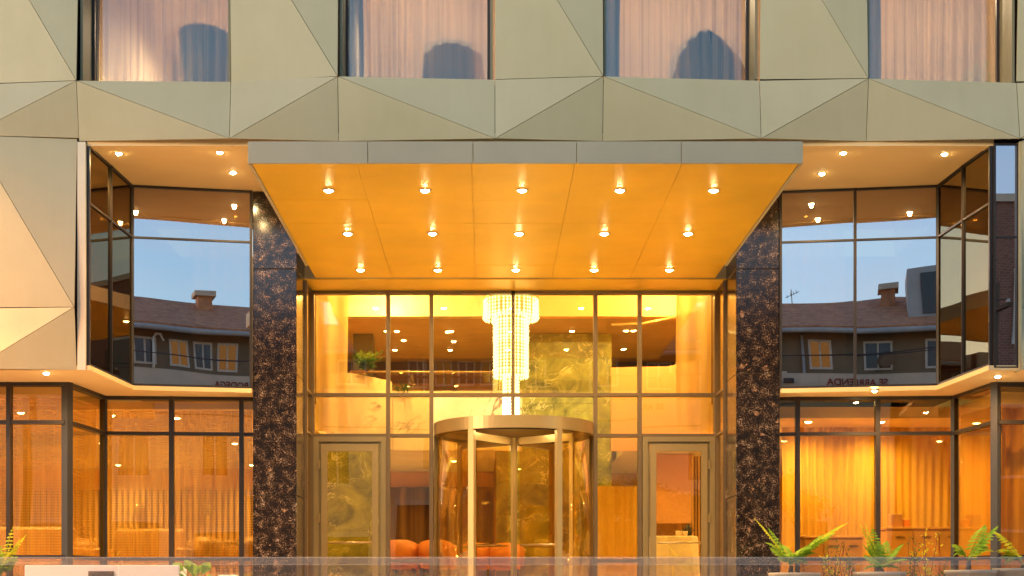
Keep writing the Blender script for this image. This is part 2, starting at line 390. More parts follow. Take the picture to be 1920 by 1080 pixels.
# left module above
band(-345, -52, 148, 160, 157, 259); pier(-52, 148, TOPY, 158, 157); band(-345, -52, 148, TOPY, TOPY, -300)
# left module below, down to the ground floor soffit
pier(-45, 144, 259, 577, 579); band(-339, -45, 144, 577, 579, 694)
# right modules below
for (B, E1) in ((1911, 2101), (2395, 2600)):
    pier(B, E1, 268, 577, 577)
band(2101, 2395, 2600, 577, 577, 696)
panel((fp(1911, 577, INS), fp(1911, 696, OUT), fp(2101, 577, OUT))); panel((fp(1911, 696, OUT), fp(2101, 696, INS), fp(2101, 577, OUT)))
# backing walls behind the cladding joints
zt, zb = PZ(-300, DF), PZ(265, DF)
def backing(px0, px1, py0, py1, y0=.075, y1=.2):
    box('backing_wall', PX(px0, DF), PX(px1, DF), DF+y0, DF+y1, PZ(py1, DF), PZ(py0, DF), M['seam'], hotel)
for (E0, B, E1, yn) in mods[1:]:
    backing(E0-3, B+2, yn+6, 263); backing(B+8, E1-8, -183, 263)
    backing(E0-3, E1, -300, -190)
backing(-345, -60, 165, 258); backing(-44, 140, -183, 258); backing(-345, 140, -300, -190)
backing(-37, 139, 262, 692); backing(-345, -45, 582, 692)
backing(1916, 2095, 270, 694); backing(2101, 2600, 582, 694); backing(2400, 2600, 270, 578)
box('parapet_cap', PX(-345, DF), PX(2600, DF), DF-.12, DF+.5, PZ(-300, DF)+.003, PZ(-300, DF)+.08, M['fascia'], hotel)
# left return strip beside the recess, small lip below cladding
box('return_strip', PX(146, DF), PX(161, DF), DF-.02, DF+.12, PZ(694, DF), PZ(267, DF), M['cream'], hotel)
box('return_strip', PX(1908.5, DF), PX(1912.5, DF), DF-.06, DF+.12, PZ(696, DF), PZ(268, DF), M['clad'], hotel)

# ---- upper floor windows: room boxes, glass, reveals
DG = DF+.42
def reveal(px, y0, y1, side):
    x = PX(px, DF)
    box('window_reveal', x, x+side*.03, DF+.012, DG-.03, PZ(y1, DF), PZ(y0, DF), M['reveal'], hotel)
wins = [(148, 433, 157), (635, 925, 149), (1130, 1422, 149), (1624, 1904, 155), (2108, 2402, 157), (-345, -52, 160)]
for (a, b, yb) in wins:
    x0, x1 = PX(a, DF)+.035, PX(b, DF)-.035; z0, z1 = PZ(yb-1, DF)-.02, PZ(TOPY, DF)
    reveal(a+2, TOPY, yb-1, 1); reveal(b-1, TOPY, yb-1, -1)
    box('window_sill', x0-.02, x1+.02, DF+.005, DG+.05, z0-.03, z0, M['clad'], hotel)
    bm = bmesh.new()
    bxm(bm, x0, x0+.035, DG-.02, DG+.03, z0, z1); bxm(bm, x1-.035, x1, DG-.02, DG+.03, z0, z1)
    bxm(bm, x0+.036, x1-.036, DG-.02, DG+.03, z0, z0+.03); bxm(bm, x0+.036, x1-.036, DG-.02, DG+.03, z1-.04, z1)
    wf = from_bm('window', bm, M['dark'], hotel)
    box('pane', x0+.03, x1-.03, DG, DG+.01, z0+.02, z1-.02, M['groom'], wf)
# slabs and room walls behind the windows
ZS = PZ(160, DF)-.05
box('floor_slab', PX(-345, DF), PX(2600, DF), DG+.06, 21.0, 7.0, ZS-.05, M['brown'], hotel)
box('room_ceiling', PX(-345, DF), PX(2600, DF), DG+.06, 21.0, PZ(TOPY, DF), PZ(TOPY, DF)+.2, M['cream'], hotel)
box('room_back_wall', PX(-345, DF), PX(2600, DF), 21.0, 21.2, 7.0, PZ(TOPY, DF)+.2, M['cream'], hotel)
for a in (-350, 142, 629, 1124, 1618, 2104, 2597):
    box('room_partition', PX(a, DF)-.05, PX(a, DF)+.02, DG+.06, 20.99, ZS-.045, PZ(TOPY, DF)-.003, M['cream'], hotel)

def sheet(name, x0, x1, y, z0, z1, mat, amp=.04, wl_=.16, label='', cat='curtain', group=None, seed=0, y1=None):
    rnd = random.Random(seed); n = max(8, int((x1-x0)/wl_*8)); bm = bmesh.new()
    ph = rnd.random()*6; rows = []
    y1 = y if y1 is None else y1
    for zi in range(5):
        tz = zi/4; z = z0+(z1-z0)*tz; row = []
        for i in range(n+1):
            t = i/n; x = x0+(x1-x0)*t
            wv = amp*sin(2*pi*(x-x0)/wl_+ph+.7*sin(x*2.3+ph))*(.6+.4*sin(x*3.1+ph*2))*(1.15-.3*tz)
            row.append(bm.verts.new((x+.01*sin(z*2+x*5), y+(y1-y)*t+wv, z)))
        rows.append(row)
    for a, b in zip(rows, rows[1:]):
        for i in range(n): bm.faces.new((a[i], a[i+1], b[i+1], b[i]))
    o = from_bm(name, bm, mat, None, True)
    return tag(o, label, cat, group)
room_sh = ['white sheer curtain of the leftmost upper window, with armchair shadow and bright lamp',
           'sheer curtain of the second upper window from the left, above the canopy left half',
           'sheer curtain of the third upper window, with a round shell chair shadow',
           'sheer curtain of the rightmost upper window, with a leafy plant shadow']
room_bl = ['blue curtain edge at the left of the leftmost upper window', 'blue curtain edge at the left of the second upper window',
           'blue curtain edge at the left of the third upper window', 'blue curtain edge at the left of the rightmost upper window']
zr0 = PZ(160, DF)-.1
for i, (a, b, yb) in enumerate(wins[:4]):
    sp = [.12, .15, .12, .12][i]
    x0, x1 = PX(a, DG)-.02, PX(b, DG)+.14; xs = x0+(x1-x0)*sp
    sheet('blue_curtain', x0, xs, DG+.14, zr0+.03, PZ(TOPY, DF)-.06, M['blue'], .03, .12, room_bl[i], 'curtain', 'blue curtains of the upper rooms', i)
    sheet('sheer_curtain', xs-.02, x1, DG+.22, zr0+.03, PZ(TOPY, DF)-.06, M['sheer'], .035, .13, room_sh[i], 'curtain', 'sheer curtains of the upper rooms', 10+i)

def lamp_light(name, loc, energy, col=(1,.72,.42), kind='POINT', size=.05, parent=None, spot=R(120), blend=.8, rot=(0,0,0)):
    d = bpy.data.lights.new(name, kind); d.energy = energy; d.color = col
    if kind == 'SPOT': d.spot_size = spot; d.spot_blend = blend
    d.shadow_soft_size = size
    o = bpy.data.objects.new(name, d); COL.objects.link(o); o.location = loc; o.rotation_euler = rot
    if parent: o.parent = parent; o.location = Vector(loc)-ABS[parent.name]
    return o

# ---- recess ceilings
box('recess_soffit', -4.66, 5.88, DF+.205, 19.45, 6.67, 6.8, M['ceil'], hotel)
box('soffit_edge', -4.66, 5.88, DF+.02, DF+.2, 6.655, 6.8, M['ceil'], hotel)
def prism(name, pts, z0, z1, mat, parent):
    bm = bmesh.new(); a = [bm.verts.new((x, y, z0)) for x, y in pts]; b = [bm.verts.new((x, y, z1)) for x, y in pts]
    bm.faces.new(a[::-1]); bm.faces.new(b)
    for i in range(len(pts)): bm.faces.new((a[i], a[(i+1) % len(pts)], b[(i+1) % len(pts)], b[i]))
    bmesh.ops.recalc_face_normals(bm, faces=bm.faces[:])
    return from_bm(name, bm, mat, parent)
prism('ground_soffit', [(PX(-345, DF), DF+.03), (-4.70, DF+.0), (-4.62, DF+.0), (-4.52, 17.69), (-3.06, 17.95), (-3.06, 18.6), (PX(-345, DF), 18.6)], 4.045, 4.10, M['ceil'], hotel)
prism('ground_soffit', [(3.795, 17.96), (5.72, 17.69), (5.81, DF+.0), (6.17, DF+.0), (PX(2600, DF), DF+.03), (PX(2600, DF), 18.6), (3.795, 18.6)], 4.045, 4.10, M['ceil'], hotel)
# side closing walls above the ground floor, behind the cladding
box('side_wall', -4.80, -4.76, DF+.205, 22, 4.2, 6.66, M['brown'], hotel)
box('side_wall', 6.3, 6.35, DF+.205, 22, 4.2, 6.66, M['brown'], hotel)

# ---- glazing builder
def glazing(part, pts, zs, gmat, fmat, mw=.05, md=.08, skip=(), mats=None, tw=None, mulls=None):
    """framed glass wall along plan points; the part is its head and sill frame, mullions, transoms and panes are sub-parts"""
    tw = tw or mw
    g = None
    for z in (zs[0]+tw/2, zs[-1]-tw/2):
        for i in range(len(pts)-1):
            a, b = Vector((*pts[i], 0)), Vector((*pts[i+1], 0))
            o = bar(part if g is None else 'frame_rail', a+Vector((0,0,z)), b+Vector((0,0,z)), md, tw, fmat, hotel if g is None else g)
            g = g or o
    for i, p in enumerate(pts):
        if mulls and mulls[i] == 0: continue
        wdt = mw if not mulls else mulls[i]
        # follow the wall direction
        q = pts[min(i+1, len(pts)-1)] if i < len(pts)-1 else pts[i]; q0 = pts[i-1] if i > 0 else pts[i]
        d = (Vector((*q, 0))-Vector((*q0, 0))).normalized()
        bm = bmesh.new(); c = Vector((*p, 0)); s = d*(wdt/2); u = Vector((-d.y, d.x, 0))*((md+.012)/2)
        vs_ = [bm.verts.new(c+sx*s+sy*u+Vector((0,0,z))) for z in (zs[0]-.001, zs[-1]+.001) for sx, sy in ((-1,-1),(1,-1),(1,1),(-1,1))]
        for f in ((3,2,1,0),(4,5,6,7),(0,1,5,4),(1,2,6,5),(2,3,7,6),(3,0,4,7)): bm.faces.new([vs_[k] for k in f])
        bmesh.ops.recalc_face_normals(bm, faces=bm.faces[:])
        from_bm('mullion', bm, fmat, g)
    for i in range(len(pts)-1):
        a, b = Vector((*pts[i], 0)), Vector((*pts[i+1], 0)); d = (b-a).normalized()
        for j in range(len(zs)-1):
            if (i, j) in skip: continue
            if j > 0 and (i, j-1) not in skip or j > 0:
                bar('transom', a+d*mw*.5+Vector((0,0,zs[j])), b-d*mw*.5+Vector((0,0,zs[j])), md-.006, tw, fmat, g)
            m = gmat if not mats else mats.get(i, gmat)
            u = Vector((-d.y, d.x, 0))*.004
            if u.y > 0: u = -u
            za, zc = zs[j]+tw*.3, zs[j+1]-tw*.3
            aa, bb = a+d*mw*.3, b-d*mw*.3
            # individual panes sit very slightly out of line with each other, as real ones do
            jt = random.uniform(-.0012, .0012); jr = random.uniform(-.0012, .0012)
            bm = bmesh.new(); vv = []
            for sgn in (1, -1):
                for (p_, z_, k_) in ((aa, za, -1), (bb, za, 1), (bb, zc, 1), (aa, zc, -1)):
                    q_ = p_+u*sgn+Vector((0, jt*(1 if z_ == zc else -1)+jr*k_, z_)); vv.append(bm.verts.new(q_))
            for f in ((0,1,2,3),(7,6,5,4),(0,4,5,1),(1,5,6,2),(2,6,7,3),(3,7,4,0)): bm.faces.new([vv[k] for k in f])
            from_bm('pane', bm, m, g)
    return g
# upper recess glass, left and right
glazing('upper_glazing', [(-4.66, 16.14), (-4.608, 16.9), (-4.555, 17.73), (-3.075, 17.99)], [4.105, 6.0, 6.665], M['gup'], M['dark'], .022, .05, mats={0: M['gside'], 1: M['gside']}, mulls=[.03, .012, .03, .035], tw=.025)
glazing('upper_glazing', [(3.80, 18.0), (4.73, 17.873), (5.76, 17.73), (5.80, 16.9), (5.86, 16.14)], [4.105, 6.0, 6.665], M['gup'], M['dark'], .022, .05, mats={2: M['gside'], 3: M['gside']}, mulls=[.03, .035, .03, .012, .03], tw=.025)
glazing('corner_glazing', [(5.885, 16.12), (6.145, 16.12)], [PZ(690, 16.12), PZ(445, 16.12), PZ(270, 16.12)], M['gup'], M['dark'], .02, .05, mulls=[.02, .02], tw=.015)
# rooms behind the upper recess glass
for (x0, x1) in ((-4.75, -2.6), (3.3, 6.3)):
    box('upper_room_wall', x0, x1, 21.5, 21.6, 4.2, 6.66, M['brown'], hotel)
box('upper_room_wall', -2.6, -2.5, 18.9, 21.6, 4.2, 6.66, M['brown'], hotel)
box('upper_room_wall', 3.25, 3.3, 18.9, 21.6, 4.2, 6.66, M['brown'], hotel)
box('upper_room_floor', -4.75, -2.6, 18.62, 21.5, 4.08, 4.18, M['brown'], hotel)
box('upper_room_floor', 3.3, 6.3, 18.62, 21.5, 4.08, 4.18, M['brown'], hotel)
sheet('sheer_curtain', -3.95, -3.12, 18.45, 4.25, 6.6, M['sheer'], .05, .2, 'tall pale curtain seen through the tinted upper glass left of the left granite column', 'curtain', None, 31)
sheet('sheer_curtain', 3.95, 4.75, 18.45, 4.25, 6.6, M['sheer'], .05, .2, 'pale curtain behind the tinted upper glass just right of the right granite column', 'curtain', None, 32)
sheet('sheer_curtain', 5.35, 5.75, 18.3, 4.25, 6.6, M['sheer'], .05, .2, 'narrow pale curtain in the right corner of the tinted upper glass', 'curtain', None, 33)

# ground floor restaurant glazing
zsg = [1.10, 1.90, 3.555, 4.044]
DA, DB = 17.07, 18.27
glazing('restaurant_glazing', [(PX(-360, DA), DA), (PX(-160, DA), DA), (PX(18, DA), DA), (PX(126, DA), DA), (PX(194, DB), DB), (PX(322, 18.33), 18.33), (PX(453, 18.4), 18.4), (-3.06, 18.42)],
        zsg, M['glow'], M['dark'], .05, .1, mulls=[.05, .05, .05, .085, .04, .06, .055, .03], tw=.045)
glazing('restaurant_glazing', [(3.80, 18.42), (PX(1495, 18.38), 18.38), (PX(1645, 18.33), 18.33), (PX(1790, DB), DB), (PX(1867, DA), DA), (PX(2050, DA), DA), (PX(2300, DA), DA)],
        zsg, M['glow'], M['dark'], .05, .1, mulls=[.03, .055, .06, .05, .085, .05, .05], tw=.045)

# granite columns
for (x0, x1) in ((-3.052, -2.485), (3.221, 3.788)):
    c = box('granite_column', x0+.012, x1-.012, 18.012, 18.788, FL, 6.665, M['seam'], hotel)
    zc = [FL, 2.72, 4.30, 5.66, 6.664]
    for a, b in zip(zc, zc[1:]):
        box('granite_slab', x0, x1, 18.0, 18.8, a+.004, b-.004, M['granite'], c, .004)

# ---- canopy
SO = 5.70
can = box('canopy', -2.33, 3.06, 13.72, 18.74, SO+.03, SO+.195, M['soffit'], hotel)
fx = [-2.368, PX(690, 13.68), PX(887, 13.68), PX(1081, 13.68), PX(1277, 13.68), 3.105]
for a, b in zip(fx, fx[1:]):
    box('fascia_panel', a+.003, b-.003, 13.66, 13.69, SO-.003, SO+.213, M['fascia'], can, .002)
for xx, s in ((-2.368, 1), (3.105, -1)):
    for a, b in ((13.7, 15.4), (15.4, 17.1), (17.1, 18.0)):
        box('fascia_panel', xx, xx+s*.03, a+.003, b-.003, SO-.003, SO+.213, M['fascia'], can)
box('canopy_top', -2.33, 3.06, 13.7, 18.74, SO+.2, SO+.212, M['fascia'], can)
sx = [-2.335, -1.30, -.165, .86, 1.92, 3.07]
sy = [13.695, 15.0, 15.95, 17.05, 18.0, 18.74]
for i in range(5):
    for j in range(5):
        box('soffit_panel', sx[i]+.0018, sx[i+1]-.0018, sy[j]+.0018, sy[j+1]-.0018, SO+random.uniform(.008, .013), SO+.028, M['soffit'], can)
# beam and entrance soffit between the columns
eb = box('entrance_beam', -2.483, 3.219, 18.76, 19.56, SO+.006, SO+.35, M['fascia'], hotel)
box('beam_soffit', -2.48, 3.216, 18.77, 19.45, SO-.01, SO+.004, M['soffit'], eb)

# ---- lobby glass wall
D0 = 19.5
cx = .368
mx = [PX(p, D0) for p in (584, 728, 809, 962, 1116, 1199, 1344)]
zl = [FL, 1.90, 3.66, 4.23, SO-.01]
skip = {(0,0),(0,1),(2,0),(2,1),(2,2),(3,0),(3,1),(3,2),(5,0),(5,1)}
lob = glazing('lobby_glazing', [(x, D0) for x in mx], zl, M['glob'], M['lobframe'], .05, .12, skip=skip, mulls=[.085, .055, .055, 0, .055, .055, .085], tw=.045)
bar('mullion', (mx[3], D0, 3.9), (mx[3], D0, SO), .12, .05, M['lobframe'], lob, up=(1,0,0))
# narrow return glass between the columns and the lobby wall
for x, s in ((-2.485, 1), (3.221, -1)):
    glazing('return_glazing', [(x, 18.82), (x, 19.44)], [FL, 1.90, 3.66, 4.23, SO-.01], M['glob'], M['lobframe'], .03, .05, mulls=[.04, .04], tw=.035)

# ---- swing doors
def swing_door(x0, x1, hinge):
    z1 = 3.64
    bm = bmesh.new()
    for a, b in ((x0, x0+.07), (x1-.07, x1)): bxm(bm, a, b, D0-.07, D0+.07, FL, z1)
    bxm(bm, x0+.071, x1-.071, D0-.07, D0+.07, z1-.07, z1)
    for a, b in ((x0+.071, x0+.10), (x1-.10, x1-.071)): bxm(bm, a, b, D0-.04, D0+.05, FL, z1-.071)
    bxm(bm, x0+.101, x1-.101, D0-.04, D0+.05, z1-.10, z1-.071)
    d = from_bm('entrance_door', bm, M['bronze'], hotel)
    bm = bmesh.new(); a, b = x0+.106, x1-.106
    bxm(bm, a, a+.085, D0-.075, D0-.02, FL+.01, z1-.106); bxm(bm, b-.085, b, D0-.075, D0-.02, FL+.01, z1-.106)
    bxm(bm, a+.086, b-.086, D0-.075, D0-.02, z1-.205, z1-.106); bxm(bm, a+.086, b-.086, D0-.075, D0-.02, FL+.01, FL+.14)
    from_bm('door_leaf', bm, M['satin'], d)
    box('pane', a+.08, b-.08, D0-.052, D0-.044, FL+.13, z1-.2, M['glob'], d)
    bm = bmesh.new(); zb_ = PZ(1018, D0)
    tubem(bm, [(a+.09, D0-.13, zb_), (b-.09, D0-.13, zb_)], .014, 8)
    for xx in (a+.11, b-.11): tubem(bm, [(xx, D0-.13, zb_), (xx, D0-.07, zb_)], .01, 6)
    from_bm('push_bar', bm, M['satin'], d, True)
    hx = x1-.085 if hinge > 0 else x0+.085
    for z in (1.5, 2.5, 3.25):
        box('hinge', hx-.012, hx+.012, D0-.10, D0-.071, z-.06, z+.06, M['satin'], d)
swing_door(PX(589, D0), PX(724, D0), -1)
swing_door(PX(1204, D0), PX(1339, D0), 1)

# ---- revolving door
RC = Vector((PX(964, D0), 19.62, 0)); RR = 1.13; ZD = 3.66
rd_ring = None
bm = bmesh.new(); n = 96
def ringm(bm, r0, r1, z0, z1, a0=0, a1=2*pi, n=96, c=RC):
    full = abs(a1-a0-2*pi) < 1e-6; m_ = n if full else n+1; V_ = []
    for k in range(m_):
        a = a0+(a1-a0)*k/n
        V_.append([bm.verts.new((c.x+r*sin(a), c.y-r*cos(a), z)) for r, z in ((r0, z0), (r1, z0), (r1, z1), (r0, z1))])
    for k in range(n):
        p, q = V_[k], V_[(k+1) % m_]
        for e in range(4): bm.faces.new((p[e], q[e], q[(e+1) % 4], p[(e+1) % 4]))
    if not full: bm.faces.new(V_[0]); bm.faces.new(V_[-1][::-1])
    bmesh.ops.recalc_face_normals(bm, faces=bm.faces[:])
ringm(bm, RR-.05, RR, ZD, ZD+.17)
rd = from_bm('revolving_door', bm, M['satin'], hotel, False)
for p in rd.data.polygons: p.use_smooth = False
lathe('drum_ceiling', [(RR-.052, ZD+.10), (RR-.052, ZD+.13)], (RC.x, RC.y, 0), M['satin'], rd, 64, False)
lathe('drum_roof', [(RR-.052, ZD+.15), (RR-.052, ZD+.167)], (RC.x, RC.y, 0), M['fascia'], rd, 64, False)
bm = bmesh.new(); ringm(bm, RR-.10, RR-.055, ZD-.012, ZD+.03); from_bm('drum_track', bm, M['dark'], rd)
TH = math.asin(.53)
for s in (1, -1):
    for back in (0, pi):
        a0, a1 = (TH, pi/2-.02) if s > 0 else (-pi/2+.02, -TH)
        bm = bmesh.new(); ringm(bm, RR-.035, RR-.025, FL, ZD, a0+back, a1+back, 24)
        from_bm('curved_glass', bm, M['glob'], rd, True)
        a = s*TH+back
        cxp, cyp = RC.x+(RR-.03)*sin(a), RC.y-(RR-.03)*cos(a)
        t = Vector((cos(a), sin(a), 0)); u = Vector((sin(a), -cos(a), 0))
        bar('drum_post', (cxp, cyp, FL), (cxp, cyp, ZD-.001), .085, .06, M['satin'], rd, up=u)
    a = s*(pi/2-.02)
    cxp, cyp = RC.x+(RR-.03)*sin(a), RC.y-(RR-.03)*cos(a)
    bar('drum_post', (cxp, cyp, FL), (cxp, cyp, ZD-.001), .07, .06, M['satin'], rd, up=(1, 0, 0))
# three wings round the centre shaft
tube('centre_shaft', [(RC.x, RC.y, FL), (RC.x, RC.y, ZD-.005)], .018, M['satin'], rd, 12)
for k, a in enumerate((R(-38), R(52), R(142), R(232))):
    t = Vector((sin(a), -cos(a), 0)); r0, r1 = .05, RR-.11
    p0, p1 = RC+t*r0, RC+t*r1
    bm = bmesh.new()
    for q, qq in ((p0-t*.02, .022), (p1-t*.03, .06)): barm(bm, q+Vector((0,0,FL+.02)), q+Vector((0,0,ZD-.02)), qq, .045, up=t.cross(Vector((0,0,1))))
    for z, h in ((FL+.08, .12), (ZD-.07, .10)): barm(bm, p0+t*.061+Vector((0,0,z)), p1-t*.061+Vector((0,0,z)), .042, h)
    bmesh.ops.recalc_face_normals(bm, faces=bm.faces[:])
    wg = from_bm('door_wing', bm, M['satin'], rd)
    bar('wing_glass', p0+t*.05+Vector((0,0,(FL+ZD)/2)), p1-t*.05+Vector((0,0,(FL+ZD)/2)), .01, ZD-FL-.26, M['glob'], rd)
    nn = t.cross(Vector((0,0,1))).normalized()*.07
    bm = bmesh.new(); h0 = Vector((0,0,FL+1.02))
    tubem(bm, [p0+t*.12+nn+h0, p1-t*.12+nn+h0], .014, 8); from_bm('push_bar', bm, M['satin'], rd, True)
def round_lamp_mesh(r):
    pass

# ---- ceiling lights (one kind, copied)
def make_downlight(name, r, lens, energy, label, group, spot=R(150), col=(1,.73,.35), kind='SPOT', drop=.03):
    e = empty(name, (0, 0, 0), label, 'ceiling light', group)
    bm = bmesh.new(); nseg = 20
    prof = [(r*1.0, -.002), (r*1.45, -.004), (r*1.5, .004), (r*1.5, .03), (r*1.0, .03)]
    rings = [[bm.verts.new((q*cos(2*pi*k/nseg), q*sin(2*pi*k/nseg), z)) for k in range(nseg)] for q, z in prof]
    for i in range(len(rings)):
        for k in range(nseg):
            a, b = rings[i], rings[(i+1) % len(rings)]
            bm.faces.new((a[k], a[(k+1) % nseg], b[(k+1) % nseg], b[k]))
    bmesh.ops.recalc_face_normals(bm, faces=bm.faces[:])
    from_bm('lamp_rim', bm, M['rim'], e, True)
    bm = bmesh.new(); lathem(bm, [(r*.99, -.0005), (r*.7, -.012), (r*.3, -.018)][::-1], n=nseg); bmesh.ops.recalc_face_normals(bm, faces=bm.faces[:])
    from_bm('lamp_lens', bm, lens, e, True)
    if energy:
        lamp_light('lamp_light', (0, 0, -drop), energy, col, kind, .022, e, spot, 1.0)
    return e
rown = ['front', 'middle', 'back']; coln = ['leftmost', 'second from left', 'centre', 'second from right', 'rightmost']
EC = 58
dl = make_downlight('canopy_downlight', .045, M['lens'], EC, 'x', 'round lights set in the golden canopy underside', R(155))
rows = [(358, [616, 797, 979, 1162, 1338]), (439, [652, 811, 973, 1133, 1290]), (507, [676, 821, 967, 1114, 1255])]
first = True
for ri, (py, pxs) in enumerate(rows):
    D = 4.2*2600/(1105-py)
    for ci, px in enumerate(pxs):
        lab = f'lit canopy lamp, {coln[ci]} of five in the {rown[ri]} row'
        loc = (PX(px, D), D, SO+.002)
        if first: placeit(dl, loc, 0, lab); first = False
        else: copy_tree(dl, loc, 0, None, lab)
dl2 = make_downlight('recess_downlight', .035, M['lens'], 52, 'x', 'small lights in the cream recess ceilings', R(160), (1,.64,.27))
spots2 = [(223, 288, 6.67, 'small round light at the far left of the left upper recess ceiling'), (412, 286, 6.67, 'small round light near the front edge of the left recess ceiling, by the canopy'),
          (437, 324, 6.67, 'small round light in the left recess ceiling nearest the granite column'), (1581, 287, 6.67, 'small round light at the front of the right recess ceiling'),
          (1771, 289, 6.67, 'small round light at the right end of the right recess ceiling'), (1541, 326, 6.67, 'small round light in the right recess ceiling nearest the granite column'),
          (87, 700, 4.045, 'small light in the low soffit under the cream cladding at far left'), (248, 757, 4.045, 'small light in the low soffit beside the angled left restaurant glass'),
          (1871, 706, 4.045, 'small light in the low soffit at the far right corner'), (1640, 733, 4.045, 'small light in the low soffit above the right restaurant glass')]
for i, (px, py, z, lab) in enumerate(spots2):
    D = (z-EYE)*2600/(1105-py); loc = (PX(px, D), D, z-.001)
    if i == 0: placeit(dl2, loc, 0, lab)
    else: copy_tree(dl2, loc, 0, None, lab)
dl3 = make_downlight('door_downlight', .09, M['lens'], 35, 'large round light in the ceiling of the revolving door drum', None, R(150))
placeit(dl3, (RC.x, 19.0, ZD+.099))

# ------------------------------------------------------------------ interiors
box('interior_floor', -14, 14, 18.0, 32, FL-.1, FL-.002, M['floor'], hotel)
box('rear_wall', -14, 14, 28.0, 28.2, FL, 6.9, M['orangew'], hotel)
box('outer_wall', -10.2, -10.0, DA+.1, 28, FL, 7.0, M['cream'], hotel)
box('outer_wall', 10.6, 10.8, DA+.1, 28, FL, 7.0, M['cream'], hotel)
box('interior_floor', -10, -5.3, DA+.06, 17.99, FL-.1, FL-.002, M['floor'], hotel)
box('interior_floor', 6.3, 10.6, DA+.06, 17.99, FL-.1, FL-.002, M['floor'], hotel)
FD = 1.42
box('dining_floor', -9.99, -2.9, 18.75, 27.99, FL, FD, M['floor'], hotel)
box('dining_floor', -2.899, 3.59, 21.3, 27.99, FL, FD, M['floor'], hotel)
box('dining_floor', 3.6, 10.59, 18.75, 27.99, FL, FD, M['floor'], hotel)
# restaurant ceiling, left and right
box('restaurant_ceiling', -10, -2.6, 18.62, 28, 3.92, 4.02, M['ceil'], hotel)
box('restaurant_ceiling', -10, -5.2, 17.2, 18.5, 3.92, 4.02, M['ceil'], hotel)
box('restaurant_ceiling', 3.5, 10.6, 18.62, 28, 3.80, 3.95, M['ceil'], hotel)
box('restaurant_ceiling', 6.3, 10.6, 17.2, 18.5, 3.80, 3.95, M['ceil'], hotel)
# timber slat panelling on the restaurant rear wall
sw = box('slat_panelling', -9.9, -3.0, 27.93, 27.99, FL, 3.5, M['brown'], hotel)
k = 0
for i in range(58):
    x = -9.8+i*.118
    box('slat', x, x+.07, 27.87, 27.93, FL, 3.5, M['slat'], sw)
# lobby
LC = 6.3
box('lobby_ceiling', -3.2, 3.9, 19.6, 24.5, LC, LC+.1, M['ceil'], hotel)
box('lobby_side_wall', -3.2, -3.05, 19.6, 27, 4.03, LC, M['peach'], hotel)
box('lobby_side_wall', 3.75, 3.9, 19.6, 27, 3.97, LC, M['peach'], hotel)
box('marble_frieze', -3.04, .45, 22.5, 22.7, 5.93, LC-.003, M['pink'], hotel)
box('lobby_frieze', .452, 3.74, 22.5, 22.7, 5.93, LC-.003, M['peach'], hotel)
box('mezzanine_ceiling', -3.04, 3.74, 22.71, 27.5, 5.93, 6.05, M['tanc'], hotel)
box('mezzanine_back_wall', -3.04, 3.74, 27.0, 27.15, 4.1, 5.92, M['brown'], hotel)
for (a, b) in ((-1.9, -1.1), (-.6, .2), (2.6, 3.3)):
    box('mezzanine_door', a, b, 26.93, 26.99, 4.11, 5.5, M['wood'], hotel)
box('wall_sign', PX(848, 26.9), PX(868, 26.9), 26.88, 26.92, PZ(676, 26.9), PZ(664, 26.9), M['linen'], hotel)
mz = box('mezzanine', -3.04, .12, 22.62, 26.9, 3.75, 4.10, M['cream'], hotel)
box('marble_fascia', -3.04, .55, 22.5, 22.61, 3.752, 4.72, M['pink'], mz)
box('glass_railing', -2.2, .4, 22.54, 22.555, 4.72, 5.02, M['glob'], mz)
tube('handrail', [(-2.25, 22.55, 5.035), (.42, 22.55, 5.035)], .02, M['satin'], mz)
mz2 = box('mezzanine', 2.22, 3.74, 22.62, 26.9, 3.75, 4.10, M['cream'], hotel)
slab('parapet', [(2.0, 22.5, 3.75), (3.74, 22.5, 3.75), (3.74, 22.5, 5.28), (2.9, 22.5, 5.12), (2.0, 22.5, 5.10)], None, .1, M['peach'], mz2)
tube('handrail', [(2.0, 22.45, 5.98-.2), (2.5, 22.45, 5.80), (3.74, 22.4, 6.04)], .025, M['satin'], mz2)
# left slanted wall of the mezzanine stair, dark pier beside it
slab('stair_parapet', [(-2.6, 22.3, 3.75), (-1.55, 22.3, 3.75), (-1.55, 22.3, 4.85), (-2.2, 22.3, 4.98), (-2.6, 22.3, 4.98)], None, .1, M['pink'], mz)
box('dark_pier', PX(662, 24), PX(699, 24), 24, 24.4, 4.11, 5.92, M['dark'], hotel)
# marble feature wall built of tall slabs
mw_ = box('marble_wall', .16, 2.12, 24.02, 24.3, FL, 5.92, M['seam'], hotel)
for i in range(2):
    for j in range(4):
        z0 = FL+j*1.205
        box('marble_slab', .14+i*1.0, 1.136+i*1.0, 23.98, 24.01+.008, z0+.002, z0+1.203, M['marble'], mw_)
# marble pier behind the left swing door, peach wall right
pr = box('marble_pier', PX(596, 21.6), PX(712, 21.6), 21.62, 21.9, FL, 3.74, M['seam'], hotel)
for j in range(2):
    box('marble_slab', PX(596, 21.6), PX(712, 21.6), 21.58, 21.615, FL+j*1.32+.002, FL+(j+1)*1.32-.002, M['marble'], pr)
box('peach_partition', PX(1222, 23), PX(1300, 23), 23.0, 23.1, 2.6, 3.74, M['peach'], hotel)
# slatted screen right of the lobby
sc_ = box('slat_screen', PX(1298, 21.5), PX(1345, 21.5), 21.53, 21.58, FL, PZ(855, 21.5), M['brown'], hotel)
for i in range(9):
    x = PX(1298, 21.5)+i*.044
    box('slat', x, x+.028, 21.48, 21.53, FL, PZ(855, 21.5), M['slat'], sc_)
# ceilings under the mezzanine, with a dropped beam
box('ceiling_beam', -3.0, .1, 26.5, 26.7, 3.45, 3.74, M['peach'], hotel)

